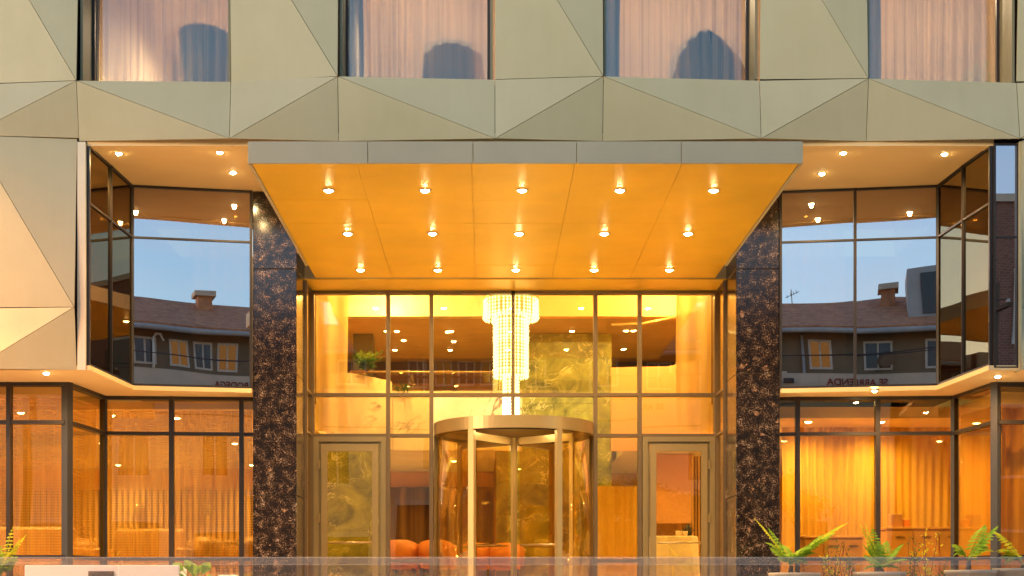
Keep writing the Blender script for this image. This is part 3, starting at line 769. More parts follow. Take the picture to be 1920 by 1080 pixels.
# curtains of the lobby and restaurant
def cur(x0, x1, y, z0, z1, mat, label, amp=.05, wl_=.2, seed=0, group=None, y1=None, name='curtain'):
    return sheet(name, x0, x1, y, z0, z1, M[mat], amp, wl_, label, 'curtain', group, seed, y1)
cur(PX(588, 20.2), PX(652, 20.2), 20.2, 3.8, LC-.02, 'goldsh', 'tall golden curtain at the left edge of the lobby, above the left swing door', .07, .24, 41)
cur(PX(1268, 20.2), PX(1345, 20.2), 20.2, 3.8, LC-.02, 'goldsh', 'tall golden curtain at the right edge of the lobby, above the right swing door', .07, .24, 42)
cur(-2.4, .1, 26.3, FL+.33, 3.44, 'brn', 'dark brown curtain at the back of the lobby dining area', .08, .3, 43)
cur(PX(1120, 22.8), PX(1197, 22.8), 22.8, FL+.03, 3.2, 'gold', 'orange curtain seen through the glass between revolving door and right swing door', .05, .22, 44)
# bead curtains of the left restaurant
bl = [(-45, 14, 17.35, 'bead curtain at the far left frame edge, behind the first pane'), (22, 118, 17.35, 'bead curtain behind the second pane from the left'),
      (200, 318, 18.62, 'bead curtain behind the pane right of the angled left glass'), (326, 450, 18.66, 'bead curtain behind the pane with the row of chairs'), (456, 474, 18.7, 'narrow strip of bead curtain beside the left granite column')]
for i, (a, b, D, lab) in enumerate(bl):
    cur(PX(a, D), PX(b, D), D, FL+.03, 3.9, 'bead', lab, .025, .14, 50+i, 'orange bead curtains of the left restaurant', name='bead_curtain')
cur(-5.27, -5.16, 17.15, FL+.03, 3.9, 'bead', 'bead curtain behind the angled glass of the left restaurant', .01, .14, 57, 'orange bead curtains of the left restaurant', y1=18.25, name='bead_curtain')
bl = [(1466, 1492, 'narrow golden curtain beside the right granite column'), (1497, 1642, 'golden curtain behind the widest pane right of the column, above the ferns'), (1648, 1786, 'golden curtain behind the pane left of the angled right glass')]
for i, (a, b, lab) in enumerate(bl):
    cur(PX(a, 19.6), PX(b, 19.6), 19.6, FL+.03, 3.79, 'gold', lab, .035, .11, 60+i, 'golden curtains of the right dining room', name='gold_curtain')
cur(6.22, 6.34, 18.25, FL+.03, 3.79, 'gold', 'golden curtain behind the angled glass of the right dining room', .02, .2, 64, 'golden curtains of the right dining room', y1=17.12, name='gold_curtain')
cur(PX(1872, 17.5), PX(2040, 17.5), 17.5, FL+.03, 3.79, 'gold', 'golden curtain at the right frame edge behind the yellow fern', .06, .22, 65, 'golden curtains of the right dining room', name='gold_curtain')
cur(PX(-355, 17.4), PX(-60, 17.4), 17.4, FL+.03, 3.9, 'bead', 'bead curtain beyond the left frame edge', .03, .14, 66, 'orange bead curtains of the left restaurant', name='bead_curtain')

# interior lamps
il = make_downlight('lobby_downlight', .05, M['lensd'], 55, 'x', 'small round lights in the lobby ceiling', R(160), (1,.76,.34), 'POINT', .16)
L_ = [(-1.2, 20.6, LC, 'recessed light high in the lobby ceiling at left, above the revolving door'), (1.9, 20.6, LC, 'recessed light high in the lobby ceiling at right'),
      (-1.6, 21.8, LC, 'recessed light high in the lobby ceiling, left rear'), (2.9, 21.8, LC, 'recessed light high in the lobby ceiling, right rear')]
for i, (x, y, z, lab) in enumerate(L_):
    if i == 0: placeit(il, (x, y, z-.001), 0, lab)
    else: copy_tree(il, (x, y, z-.001), 0, None, lab)
mzl = make_downlight('mezzanine_downlight', .045, M['lensd'], 12, 'x', 'small round lights in the mezzanine ceiling', R(150))
for i, (px, py, lab) in enumerate([(744, 621, 'mezzanine ceiling light just right of the left mullion'), (846, 621, 'mezzanine ceiling light left of the chandelier'), (757, 638, 'mezzanine ceiling light deeper in, near the left mullion'), (851, 640, 'mezzanine ceiling light deeper in, left of the chandelier'),
                                    (1174, 620, 'mezzanine ceiling light right of the marble wall')]):
    D = 4.43*2600/(1105-py); 
    loc = (PX(px, D), D, 5.929)
    if i == 0: placeit(mzl, loc, 0, lab)
    else: copy_tree(mzl, loc, 0, None, lab)
dn = make_downlight('dining_downlight', .05, M['lensd'], 66, 'x', 'small round lights in the dining ceilings', R(160), (1,.77,.37))
dd = [(-1.6, 21.0, 3.749, 0), (-.6, 24.3, 3.749, 1), (-2.0, 24.8, 3.749, 2), (2.9, 24.0, 3.749, 3),
      (-4.4, 19.6, 3.919, 4), (-6.4, 19.0, 3.919, 5), (-8.4, 19.0, 3.919, 6), (-4.2, 23.0, 3.919, 7), (-6.4, 23.0, 3.919, 8), (-4.6, 27.0, 3.919, 9), (-7.2, 27.0, 3.919, 10),
      (4.4, 19.05, 3.799, 11), (5.4, 19.05, 3.799, 12), (8.0, 17.9, 3.799, 13), (4.6, 21.5, 3.799, 14), (7.0, 21.5, 3.799, 15)]
dlab = ['under the mezzanine, nearest the left swing door', 'under the mezzanine, behind the revolving door', 'under the mezzanine, left rear', 'under the right mezzanine, behind the right swing door',
        'over the left restaurant, nearest the granite column', 'over the left restaurant, front middle', 'over the left restaurant, front left', 'over the left restaurant tables', 'over the left restaurant sofa', 'over the slat wall, right', 'over the slat wall, left',
        'in front of the golden curtain, nearest the column', 'in front of the golden curtain, middle pane', 'in front of the golden curtain at the far right', 'behind the golden curtain, left', 'behind the golden curtain, right']
for x, y, z, i in dd:
    if y == 21.0: z = LC-.001; 
    lab = 'round ceiling light '+dlab[i]
    if i == 0: placeit(dn, (x, y, z), 0, lab)
    else: copy_tree(dn, (x, y, z), 0, None, lab)

ul = make_downlight('added_curtain_light', .025, M['lensd'], 60, 'added ceiling light behind the left tinted upper glass, brightening the pale curtain', 'added lights behind the tinted upper glass', R(150))  # lamps added to brighten the curtains behind the tinted glass
placeit(ul, (-3.5, 19.2, 6.669))
copy_tree(ul, (4.4, 19.2, 6.669), 0, None, 'added ceiling light behind the right tinted upper glass, brightening the pale curtain')
# chandelier: three tiers of crystal strands
chd = empty('chandelier', (PX(958, 21.3), 21.3, LC), 'tall glowing crystal chandelier in three stepped tiers, behind the lobby glass', 'chandelier')
cc = ABS[chd.name]
def strand_mesh(name, z0, z1, size, step):
    bm = bmesh.new(); z = z1
    while z > z0:
        s = size*random.uniform(.8, 1.1); vs_ = [bm.verts.new(p) for p in ((0,0,z),(s,0,z-s*1.2),(0,s,z-s*1.2),(-s,0,z-s*1.2),(0,-s,z-s*1.2),(0,0,z-s*2.6))]
        for f in ((0,1,2),(0,2,3),(0,3,4),(0,4,1),(5,2,1),(5,3,2),(5,4,3),(5,1,4)): bm.faces.new([vs_[k] for k in f])
        z -= step
    me = bpy.data.meshes.new(name); bm.to_mesh(me); bm.free(); me.materials.append(M['crystal']); return me
tiers = [(.41, PZ(596, 21.3), 5.95, 40), (.255, PZ(708, 21.3), PZ(580, 21.3), 28), (.11, PZ(800, 21.3), PZ(700, 21.3), 14)]
for ti, (r, z0, z1, cnt) in enumerate(tiers):
    bm = bmesh.new(); ringm(bm, r-.012, r+.012, z1, z1+.03, n=40, c=Vector((cc.x, cc.y, 0)))
    tr_ = from_bm('chandelier_tier', bm, M['satin'], chd)
    me = strand_mesh('crystal_strand', z0-LC, z1-LC, .027, .050)
    for k in range(cnt):
        a = 2*pi*k/cnt+random.uniform(-.03, .03)
        o = bpy.data.objects.new('crystal_strand', me); COL.objects.link(o); o.parent = tr_
        o.location = (cc.x+r*cos(a), cc.y+r*sin(a), LC)
        o.rotation_euler = (0, 0, a)
    lathe('light_core', [(r*.8, z0+.06), (r*.8, z1-.06)], (cc.x, cc.y, 0), M['tubeglow'], chd, 16)
tube('suspension_rod', [(cc.x, cc.y, 5.9), (cc.x, cc.y, LC)], .02, M['satin'], chd)

# ---- furniture
def dining_chair(mat, label, group, name='dining_chair'):
    e = empty(name, (0,0,0), label, 'chair', group)
    box('seat', -.24, .24, -.24, .24, .40, .48, mat, e, .02)
    bm = bmesh.new(); nb = 9
    A_ = []
    for i in range(nb):
        a = -pi/2+pi*(i/(nb-1)); r = .25
        A_.append([bm.verts.new((rr*sin(a), .02+rr*cos(a)*.95, z)) for rr, z in ((r, .46), (r+.045, .46), (r+.06, .84-.10*abs(sin(a))**3), (r+.015, .84-.10*abs(sin(a))**3))])
    for i in range(nb-1):
        for e_ in range(4): bm.faces.new((A_[i][e_], A_[i+1][e_], A_[i+1][(e_+1)%4], A_[i][(e_+1)%4]))
    bm.faces.new(A_[0]); bm.faces.new(A_[-1][::-1]); bmesh.ops.recalc_face_normals(bm, faces=bm.faces[:])
    from_bm('backrest', bm, mat, e, True)
    for x in (-.2, .2):
        for y in (-.2, .2): tube('leg', [(x*1.1, y*1.1, 0), (x, y, .41)], [.012, .018], M['leg'], e, 6)
    return e
def table(label, group, w_=1.2, d_=.75, name='dining_table'):
    e = empty(name, (0,0,0), label, 'table', group)
    box('table_top', -w_/2, w_/2, -d_/2, d_/2, .72, .755, M['linen'], e, .006)
    tube('pedestal', [(0,0,.02), (0,0,.72)], .04, M['leg'], e, 10)
    box('table_base', -.25, .25, -.25, .25, 0, .03, M['leg'], e, .008)
    return e
def glassware(loc, label):
    e = empty('wine_glass', loc, label, 'glass', 'glasses standing on the dining tables')
    return e
tb = table('x', 'dining tables behind the lobby glass')
tpos = [(-1.05, 22.0, 'pale dining table with orange chairs behind the sidelight left of the revolving door'), (.0, 23.4, 'pale dining table seen through the left side of the revolving door'), (-1.8, 24.4, 'dining table at the left rear of the lobby dining area')]
for i, (x, y, lab) in enumerate(tpos):
    if i == 0: placeit(tb, (x, y, FD), 0, lab)
    else: copy_tree(tb, (x, y, FD), .1*i, None, lab)
ch = dining_chair(M['orange'], 'x', 'orange tub chairs behind the lobby glass')
cps = [(-1.35, 21.45, pi, 'orange tub chair at the front left of the table left of the revolving door'), (-.80, 21.45, pi, 'orange tub chair at the front right of the table left of the revolving door'), (-1.3, 22.6, 0, 'orange tub chair on the far left side of the first table'), (-.75, 22.6, 0, 'orange tub chair on the far right side of the first table'),
       (.30, 22.85, pi, 'orange tub chair seen through the revolving door opening'), (-.25, 22.85, pi+.2, 'orange tub chair behind the left curved door glass'), (.15, 23.95, 0, 'orange tub chair beyond the second table'), (-2.1, 23.8, pi, 'orange tub chair at the left rear table')]
for i, (x, y, r, lab) in enumerate(cps):
    if i == 0: placeit(ch, (x, y, FD), r, lab)
    else: copy_tree(ch, (x, y, FD), r, None, lab)
copy_tree(ch, (PX(606, 20.6), 20.6, FL+.12), pi/2+.4, None, 'bright orange chair behind the lower left corner of the left swing door')
# left restaurant
ch2 = dining_chair(M['tan'], 'x', 'tan chairs of the left restaurant')
cp = [(-4.1, 20.3, pi, 'tan chair nearest the mullion in the left restaurant'), (-3.75, 20.9, .3, 'tan chair behind the first, left restaurant'), (-3.3, 20.2, 2.6, 'tan chair beside the left granite column'), (-4.9, 21.6, pi, 'tan chair in the middle of the left restaurant'), (-6.0, 20.2, pi, 'tan chair behind the angled left glass'), (-6.6, 21.4, .2, 'tan chair at the far left of the restaurant')]
for i, (x, y, r, lab) in enumerate(cp):
    if i == 0: placeit(ch2, (x, y, FD), r, lab)
    else: copy_tree(ch2, (x, y, FD), r, None, lab)
for (x, y, lab) in [(-3.5, 19.7, 'low dining table beside the left granite column behind bead curtain'), (-4.8, 20.6, 'dining table in the middle of the left restaurant'), (-6.5, 20.6, 'dining table at the far left of the restaurant')]:
    copy_tree(tb, (x, y, FD), .15, None, lab)['group'] = 'dining tables of the left restaurant'
def sofa(x0, x1, y, lab, mat='tan'):
    e = empty('sofa', ((x0+x1)/2, y, FD), lab, 'sofa', 'sofas of the left restaurant')
    box('seat', x0+.15, x1-.15, y-.35, y+.25, FD+.12, FD+.45, M[mat], e, .03)
    box('backrest', x0+.15, x1-.15, y+.26, y+.45, FD+.12, FD+.95, M[mat], e, .04)
    for a in (x0, x1-.145): box('armrest', a, a+.145, y-.35, y+.45, FD+.10, FD+.66, M[mat], e, .03)
    for a in (x0+.1, x1-.1):
        for b in (-.28, .38): tube('leg', [(a, y+b, FD), (a, y+b, FD+.12)], .02, M['leg'], e, 6)
sofa(-5.5, -4.2, 19.6, 'wide tan sofa behind the pane right of the angled left glass')
sofa(-7.3, -5.6, 19.0, 'tan sofa behind the second pane from the left')
# right dining room: low sideboard and boxes in front of the golden curtain
def sideboard(x0, x1, y, h, lab, mat='woodo'):
    e = empty('sideboard', ((x0+x1)/2, y, FD), lab, 'sideboard')
    box('carcass', x0, x1, y-.2, y+.2, FD+.1, FD+h-.035, M[mat], e, .006)
    box('worktop', x0-.02, x1+.02, y-.22, y+.22, FD+h-.033, FD+h, M['woodo'], e, .004)
    n_ = 3
    for i in range(n_):
        a = x0+(x1-x0)*i/n_; b = x0+(x1-x0)*(i+1)/n_
        dr = box('cabinet_door', a+.01, b-.01, y-.222, y-.202, FD+.13, FD+h-.06, M[mat], e, .004)
        box('handle', (a+b)/2-.06, (a+b)/2+.06, y-.24, y-.223, FD+h-.14, FD+h-.125, M['satin'], dr)
    for a in (x0+.05, x1-.05): box('leg', a-.02, a+.02, y-.15, y+.15, FD, FD+.1, M['leg'], e)
sideboard(PX(1655, 18.9), PX(1800, 18.9), 18.9, .92, 'low wooden sideboard in front of the golden curtain, behind the ferns')
sideboard(PX(1500, 18.9), PX(1610, 18.9), 18.9, .80, 'wooden sideboard right of the granite column, behind the tall fern')
tag(box('wooden_box', PX(1667, 18.9), PX(1688, 18.9), 18.8, 18.95, FD+.92, FD+1.1, M['wood'], None, .004), 'tall brown box standing on the sideboard by the golden curtain', 'box')
tag(box('wooden_box', PX(1692, 18.9), PX(1702, 18.9), 18.8, 18.95, FD+.92, FD+1.03, M['orange'], None, .004), 'small orange box beside the tall brown one on the sideboard', 'box')
# reception counter with cloth, right of the revolving door
rcn = empty('buffet_table', (PX(1262, 21.0), 21.0, FD), 'buffet table under a pale draped cloth behind the right swing door', 'table')
bm = bmesh.new(); n_ = 40; r_ = []
for zi, (z, q) in enumerate(((FD+.03, 1.12), (FD+.45, 1.03), (FD+.86, 1.0), (FD+.88, .97))):
    r_.append([bm.verts.new((PX(1262, 21.0)+q*.36*math.copysign(abs(cos(2*pi*k/n_))**.6, cos(2*pi*k/n_))*(1+.03*(3-zi)*sin(k*1.9)), 21.0+q*.33*math.copysign(abs(sin(2*pi*k/n_))**.6, sin(2*pi*k/n_))*(1+.03*(3-zi)*sin(k*2.3)), z)) for k in range(n_)])
for a, b in zip(r_, r_[1:]):
    for k in range(n_): bm.faces.new((a[k], a[(k+1)%n_], b[(k+1)%n_], b[k]))
bm.faces.new(r_[-1]); from_bm('tablecloth', bm, M['linen'], rcn, True)
for i, (dx, c_) in enumerate(((-.05, 'linen'), (.04, 'linen'))):
    lathe('cup', [(.03, 0), (.045, .03), (.05, .08), (.044, .08)], (PX(1278, 21)+dx, 20.95, FD+.88), M[c_], None, 14)
for o, lab in zip([o for o in bpy.data.objects if o.name.startswith('cup')], ('small white cup at the left on the draped buffet table', 'small white cup beside the dark coffee pot')):
    tag(o, lab, 'cup', 'cups on the buffet table')
cm = empty('coffee_pot', (PX(1290, 21), 21.0, FD+.88), 'dark coffee pot at the right end of the draped buffet table', 'coffee pot')
lathe('pot_body', [(.05, 0), (.062, .05), (.05, .13), (.03, .17), (.012, .19)], (PX(1290, 21), 21.0, FD+.88), M['black'], cm, 16)
tube('handle', [(PX(1290, 21)+.05, 21, FD+.93), (PX(1290, 21)+.09, 21, FD+.97), (PX(1290, 21)+.045, 21, FD+1.02)], .007, M['black'], cm, 6)
tube('spout', [(PX(1290, 21)-.05, 21, FD+.94), (PX(1290, 21)-.09, 21, FD+1.03)], [.012, .006], M['black'], cm, 6)

# ---- upper room furniture
def armchair(x, y, z, lab, kind):
    e = empty('armchair', (x, y, z), lab, 'armchair', 'armchairs behind the sheer curtains of the upper rooms')
    bm = bmesh.new(); nb = 17; A_ = []
    for i in range(nb):
        t = i/(nb-1); a = -R(118)+2*R(118)*t; s = abs(2*t-1)
        r = {'wing': .27, 'square': .24, 'shell': .33}[kind]; top = {'wing': 1.12-.08*s**2-.16*(t-.5), 'square': .96-.40*(s > .5), 'shell': 1.04-.62*s**1.3-.12*(t-.5)}[kind]
        A_.append([bm.verts.new((x+rr*sin(a)*k_, y+.0-rr*cos(a)*.9, z+zz)) for rr, zz, k_ in ((r-.02, .36, .82), (r+.04, .34, .82), (r+.09, .34+(top-.34)*.6, .95), (r+.10, top-.02, 1.0), (r+.07, top, 1.0), (r+.03, top-.03, 1.0))])
    for i in range(nb-1):
        for e_ in range(6): bm.faces.new((A_[i][e_], A_[i+1][e_], A_[i+1][(e_+1)%6], A_[i][(e_+1)%6]))
    bm.faces.new(A_[0]); bm.faces.new(A_[-1][::-1]); bmesh.ops.recalc_face_normals(bm, faces=bm.faces[:])
    from_bm('backrest', bm, M['navy'], e, True)
    lathe('seat', [(.22, .30), (.30, .33), (.31, .42), (.24, .46)], (x, y, z), M['navy'], e, 20)
    for dx in (-.18, .18):
        for dy in (-.18, .18): tube('leg', [(x+dx*1.2, y+dy*1.2, z), (x+dx, y+dy, z+.31)], [.012, .02], M['leg'], e, 6)
zf = ZS-.05
armchair(PX(388, 17.05), 17.15, ZS-.05, 'high-backed wing armchair seen as a dark shape in the leftmost upper window', 'wing')
armchair(PX(840, 17.05), 17.15, ZS-.06, 'square armchair seen as a blue shape in the second upper window', 'square')
armchair(PX(1318, 17.05), 17.15, ZS-.05, 'shell armchair seen as a dark shape in the third upper window', 'shell')
def floor_lamp(x, y, z, h, lab, energy, shade=.14, kind='floor_lamp', vis=True):
    e = empty(kind, (x, y, z), lab, 'lamp', 'lamps of the upper rooms')
    lathe('lamp_base', [(.13, 0), (.13, .015), (.02, .03)], (x, y, z), M['satin'], e, 20)
    tube('lamp_pole', [(x, y, z+.02), (x, y, z+h-.12)], .012, M['satin'], e, 8)
    bm = bmesh.new(); lathem(bm, [(shade, h-.25), (shade*.7, h)], (x, y, z), 24)
    from_bm('lamp_shade', bm, M['linen'], e, True)
    lathe('bulb', [(.02, h-.34), (.04, h-.30), (.03, h-.26)], (x, y, z), M['lens'] if vis else M['lensd'], e, 12)
    lamp_light('lamp_light', (x, y, z+h-.33), energy, (1,.66,.36), 'POINT', .06, e)
ZF = 7.0+(ZS-.05-7.0)
RF = ZS-.05
floor_lamp(PX(275, 17.5), 17.5, RF, .62, 'small lit lamp glowing at the foot of the leftmost upper window', 3, .09, 'table_lamp')
EUP = 210
rooms = make_downlight('room_downlight', .05, M['lensd'], EUP, 'x', 'ceiling lights of the upper rooms', R(160), (1,.78,.56))
for i, (a, b, yb) in enumerate(wins[:5]):
    xm = PX((a+b)/2, 16.4); lab = f'round ceiling light inside the {["leftmost", "second", "third", "fourth", "fifth"][i]} upper room, behind its sheer curtain'
    if i == 0: placeit(rooms, (xm+.5, 19.4, PZ(TOPY, DF)-.002), 0, lab)
    else: copy_tree(rooms, (xm, 18.4, PZ(TOPY, DF)-.002), 0, None, lab)
# plant and side table in the rightmost room
stb = empty('side_table', (PX(1800, 17.3), 17.3, RF), 'small round side table behind the rightmost upper window', 'table')
lathe('table_top', [(.26, .40), (.26, .425)], (PX(1800, 17.3), 17.3, RF), M['navy'], stb, 24)
tube('pedestal', [(PX(1800, 17.3), 17.3, RF), (PX(1800, 17.3), 17.3, RF+.4)], .025, M['leg'], stb)

# ------------------------------------------------------------------ plants
def frond_mesh(bm, L, rise, droop, width, n=22, seed=0, az=0.0, tilt=0.0):
    rnd = random.Random(seed); pts = []
    for i in range(n+1):
        t = i/n; pts.append(Vector((L*t*(1-.12*t), 0, rise*t-droop*t*t)))
    rot = Matrix.Rotation(az, 4, 'Z')
    pw = [rot @ p for p in pts]
    tubem(bm, pw[::3]+([pw[-1]] if n % 3 else []), [.006*(1-.7*i/8) for i in range(len(pw[::3])+(1 if n % 3 else 0))], 4)
    for i in range(3, n+1):
        t = i/n; p = pts[i]; d = (pts[i]-pts[i-1]).normalized()
        ln = width*1.3*(sin(pi*min(1, t*1.0)**.75)*.95+.06)
        for s in (1, -1):
            side = Vector((d.x*.35, s*1.0, d.z*.35-.28-rnd.random()*.18)).normalized()
            # a leaflet of two toothed halves
            wd = L/n*.62; q = p+side*ln*rnd.uniform(.88, 1.08)
            m1 = p+side*ln*.4
            e1 = d*wd
            vv = [rot @ v for v in (p-e1*.3, m1-e1*.9, q, m1+e1*.9+Vector((0,0,.004)), p+e1*.5)]
            bm.faces.new([bm.verts.new(v) for v in vv])
def fern(name, loc, specs, lab, mat='fern', group=None, trunk=.1, cat='fern'):
    e = empty(name, loc, lab, cat, group)
    tube('trunk', [(loc[0], loc[1], loc[2]), (loc[0]+.01, loc[1], loc[2]+trunk)], [.035, .025], M['stem'], e, 8)
    rr_ = random.Random(int(loc[0]*37))
    specs = list(specs)+[(sp[0]+rr_.uniform(-28, 28), sp[1]*rr_.uniform(.6, .9), sp[2]*rr_.uniform(.55, .9), sp[3]*rr_.uniform(.8, 1.3), sp[4]*rr_.uniform(.8, 1.0), rr_.choice(('fern', 'lime', 'lime'))) for sp in specs+specs]
    for i, (az, L, rise, droop, width, mt) in enumerate(specs):
        bm = bmesh.new(); frond_mesh(bm, L, rise, droop, width, 20 if L > .4 else 12, i*7+int(loc[0]*100), R(az))
        for v in bm.verts: v.co += Vector(loc)+Vector((0, 0, trunk))
        from_bm('frond', bm, M[mt], e)
    return e
def potm(loc, r, h, lab, mat='pot', name='plant_pot', group='stone pots on the terrace'):
    e = empty(name, loc, lab, 'pot', group)
    lathe('pot_body', [(r*.72, 0), (r, h-.04), (r*1.06, h-.04), (r*1.06, h), (r*.93, h), (r*.9, h-.05)], loc, M[mat], e, 28, True)
    lathe('soil', [(r*.88, h-.06), (r*.88, h-.045)], loc, M['soil'], e, 24, False)
    return e
def shrub(name, loc, h, r, n_st, n_lf, lab, mat='green', lsz=.022, cat='shrub', group=None, seed=1, airy=True):
    rnd = random.Random(seed); e = empty(name, loc, lab, cat, group)
    bs = bmesh.new(); bl_ = bmesh.new(); L0 = Vector(loc)
    for s in range(n_st):
        a = rnd.random()*2*pi; rr = r*rnd.uniform(.3, 1); pts = [L0.copy()]; k_ = 5
        hh = h*rnd.uniform(.6, 1)
        for i in range(1, k_+1):
            t = i/k_; pts.append(L0+Vector((rr*t*cos(a+.4*t)+rnd.uniform(-.015,.015), rr*t*sin(a+.4*t), hh*t)))
        tubem(bs, pts, [.006*(1-.7*i/k_) for i in range(k_+1)], 4)
        for j in range(n_lf):
            t = rnd.uniform(.25, 1)*k_; i = min(k_-1, int(t)); p = pts[i].lerp(pts[i+1], t-i)
            d = Vector((rnd.uniform(-1,1), rnd.uniform(-1,1), rnd.uniform(-.3,.9))).normalized(); q = p+d*rnd.uniform(.01, .05)
            u = d.cross(Vector((rnd.uniform(-1,1), .3, 1))).normalized(); sz = lsz*rnd.uniform(.6, 1.4)
            bl_.faces.new([bl_.verts.new(v) for v in (q, q+d*sz*.9+u*sz*.45, q+d*sz*2, q+d*sz*.9-u*sz*.45)])
    from_bm('stem', bs, M['stem'], e); f = from_bm('foliage', bl_, M[mat], e); f['kind'] = 'stuff'
    return e
DP = 15.5
def pl(px, D=DP, z=None): return (PX(px, D), D, FL if z is None else z)
zp = PZ(1074, DP)
hp = zp-FL
potm(pl(1490), .27, hp, 'stone pot under the tall left fern, right of the granite column')
potm(pl(1650), .27, hp+.01, 'stone pot under the low fern in the middle of the right terrace')
potm(pl(1820), .27, hp+.03, 'stone pot under the arching fern in front of the angled glass')
potm(pl(1905), .24, hp+.05, 'stone pot at the right frame edge under the yellow fern')
fern('fern', (PX(1482, DP), DP, zp-.04), [(170, .45, .75, .22, .085, 'fern'), (12, .78, .78, .30, .10, 'fern'), (95, .4, .45, .2, .08, 'lime'), (200, .3, .35, .15, .07, 'lime'), (-20, .42, .55, .2, .10, 'lime'), (-60, .35, .38, .15, .09, 'lime'), (40, .40, .50, .3, .09, 'lime'), (-100, .25, .33, .2, .08, 'lime')],
     'tall yellow-green fern with two arching fronds right of the granite column', trunk=.12)
fern('fern', (PX(1652, DP), DP, zp-.04), [(175, .26, .62, .12, .07, 'fern'), (100, .25, .62, .15, .08, 'lime'), (10, .3, .5, .22, .08, 'lime'), (-30, .35, .3, .2, .07, 'lime'), (215, .32, .30, .15, .07, 'lime'), (60, .28, .52, .2, .08, 'lime'), (140, .22, .62, .1, .07, 'fern')],
     'bushy light green fern in the middle of the right terrace', trunk=.08)
fern('fern', (PX(1815, DP), DP, zp), [(35, .35, .62, .22, .11, 'lime'), (8, .40, .60, .22, .12, 'lime'), (190, .22, .42, .25, .08, 'lime'), (-70, .2, .2, .12, .06, 'lime')],
     'green fern with one broad arching frond before the angled glass', trunk=.14)
fern('fern', (PX(1912, DP), DP-.1, zp+.04), [(178, .36, .70, .34, .13, 'fern'), (195, .30, .45, .30, .12, 'fern'), (0, .5, .65, .3, .12, 'fern'), (-60, .3, .2, .2, .08, 'fern'), (150, .32, .5, .35, .1, 'fern'), (220, .3, .12, .14, .09, 'linen')][:5],
     'large yellow fern at the right frame edge', trunk=.05)
fern('fern', (PX(0, DP), DP, zp-.1), [(5, .32, .72, .26, .09, 'fern'), (25, .24, .62, .2, .08, 'fern'), (-30, .3, .42, .2, .09, 'lime'), (60, .2, .7, .15, .08, 'fern'), (180, .4, .6, .3, .1, 'fern'), (-70, .2, .35, .2, .08, 'lime'), (120, .3, .6, .2, .09, 'lime')],
     'yellow-green fern at the left frame edge', trunk=.06)
potm((PX(0, DP), DP, FL), .25, zp-.1-FL+.04, 'stone pot at the left frame edge')
sh = [(1560, .50, .17, 6, 26, 'thin dark twiggy shrub right of the tall fern', 'green'), (1600, .40, .16, 6, 24, 'low dark shrub between the tall and the low fern', 'green'), (1705, .54, .18, 6, 26, 'thin shrub with small dark leaves right of the low fern', 'green'), (1735, .58, .15, 5, 26, 'yellowish twiggy shrub before the sideboard', 'fern'), (1765, .30, .14, 5, 20, 'small twiggy shrub left of the broad fern', 'green'), (1575, .36, .2, 6, 26, 'low yellowish shrub at the foot of the tall fern', 'fern')]
for i, (px, h, r, a, b, lab, mt) in enumerate(sh):
    shrub('shrub', (PX(px, DP+.25), DP+.25, FL+.25), h+.25, r, a, b, lab, mt, .02, 'shrub', 'twiggy shrubs in the right planter', 20+i)
pb = empty('planter_trough', (PX(1640, DP), DP+.3, FL), 'long low stone planter trough behind the fern pots', 'planter')
tb_ = box('trough_body', PX(1530, DP), PX(1790, DP), DP+.12, DP+.42, FL, FL+.27, M['pot'], pb, .01)
# left planter wall with plaque
pw_ = empty('planter_wall', (PX(190, 14.9), 15.05, FL), 'low white planter wall with a small bronze plaque, bottom left', 'planter')
x0, x1, zt_ = PX(46, 14.9), PX(335, 14.9), PZ(1060, 14.9)
box('planter_body', x0, x1, 14.9, 15.3, FL, zt_, M['white'], pw_, .006)
pq = box('plaque', PX(166, 14.9), PX(214, 14.9), 14.885, 14.897, PZ(1105, 14.9), PZ(1071, 14.9), M['plaque'], pw_, .003)
bm = bmesh.new(); rnd = random.Random(3)
for r_, (py, a, b, h) in enumerate(((1073.5, 180, 205, .018), (1078, 171, 211, .016))):
    x = PX(a, 14.9)
    while x < PX(b, 14.9):
        w_ = rnd.uniform(.008, .02); bxm(bm, x, x+w_*.35, 14.881, 14.884, PZ(py, 14.9)-h/2, PZ(py, 14.9)+h/2)
        bxm(bm, x+w_*.36, x+w_, 14.881, 14.884, PZ(py, 14.9)+h*rnd.choice((-.5, .0, .25)), PZ(py, 14.9)+h*.5-.001)
        x += w_+.007
from_bm('embossed_marks', bm, M['black'], pq)
# broad-leaved plant beside the planter wall
def broadleaf(loc, specs, lab):
    e = empty('leafy_plant', loc, lab, 'plant')
    for i, (dx, dz, s, a) in enumerate(specs):
        bm = bmesh.new(); base = Vector(loc); tip = base+Vector((dx, -.03, dz)); d = Vector((cos(a), -.2, sin(a))).normalized(); u = d.cross(Vector((0, 1, .4))).normalized()
        tubem(bm, [base, base.lerp(tip, .6)+Vector((0,0,.03)), tip], .005, 5)
        prof = [(0, .05), (.15, .32), (.35, .46), (.6, .42), (.85, .22), (1.0, .02)]
        top = [bm.verts.new(tip+d*s*t+u*s*w__*1.0+Vector((0, .02*sin(t*9), 0))) for t, w__ in prof]; mid = [bm.verts.new(tip+d*s*t+Vector((0, .02, -.006))) for t, w__ in prof]; bot = [bm.verts.new(tip+d*s*t-u*s*w__+Vector((0, .02*cos(t*9), 0))) for t, w__ in prof]
        for k_ in range(5): bm.faces.new((top[k_], top[k_+1], mid[k_+1], mid[k_])); bm.faces.new((mid[k_], mid[k_+1], bot[k_+1], bot[k_]))
        from_bm('leaf', bm, M['lime'], e)
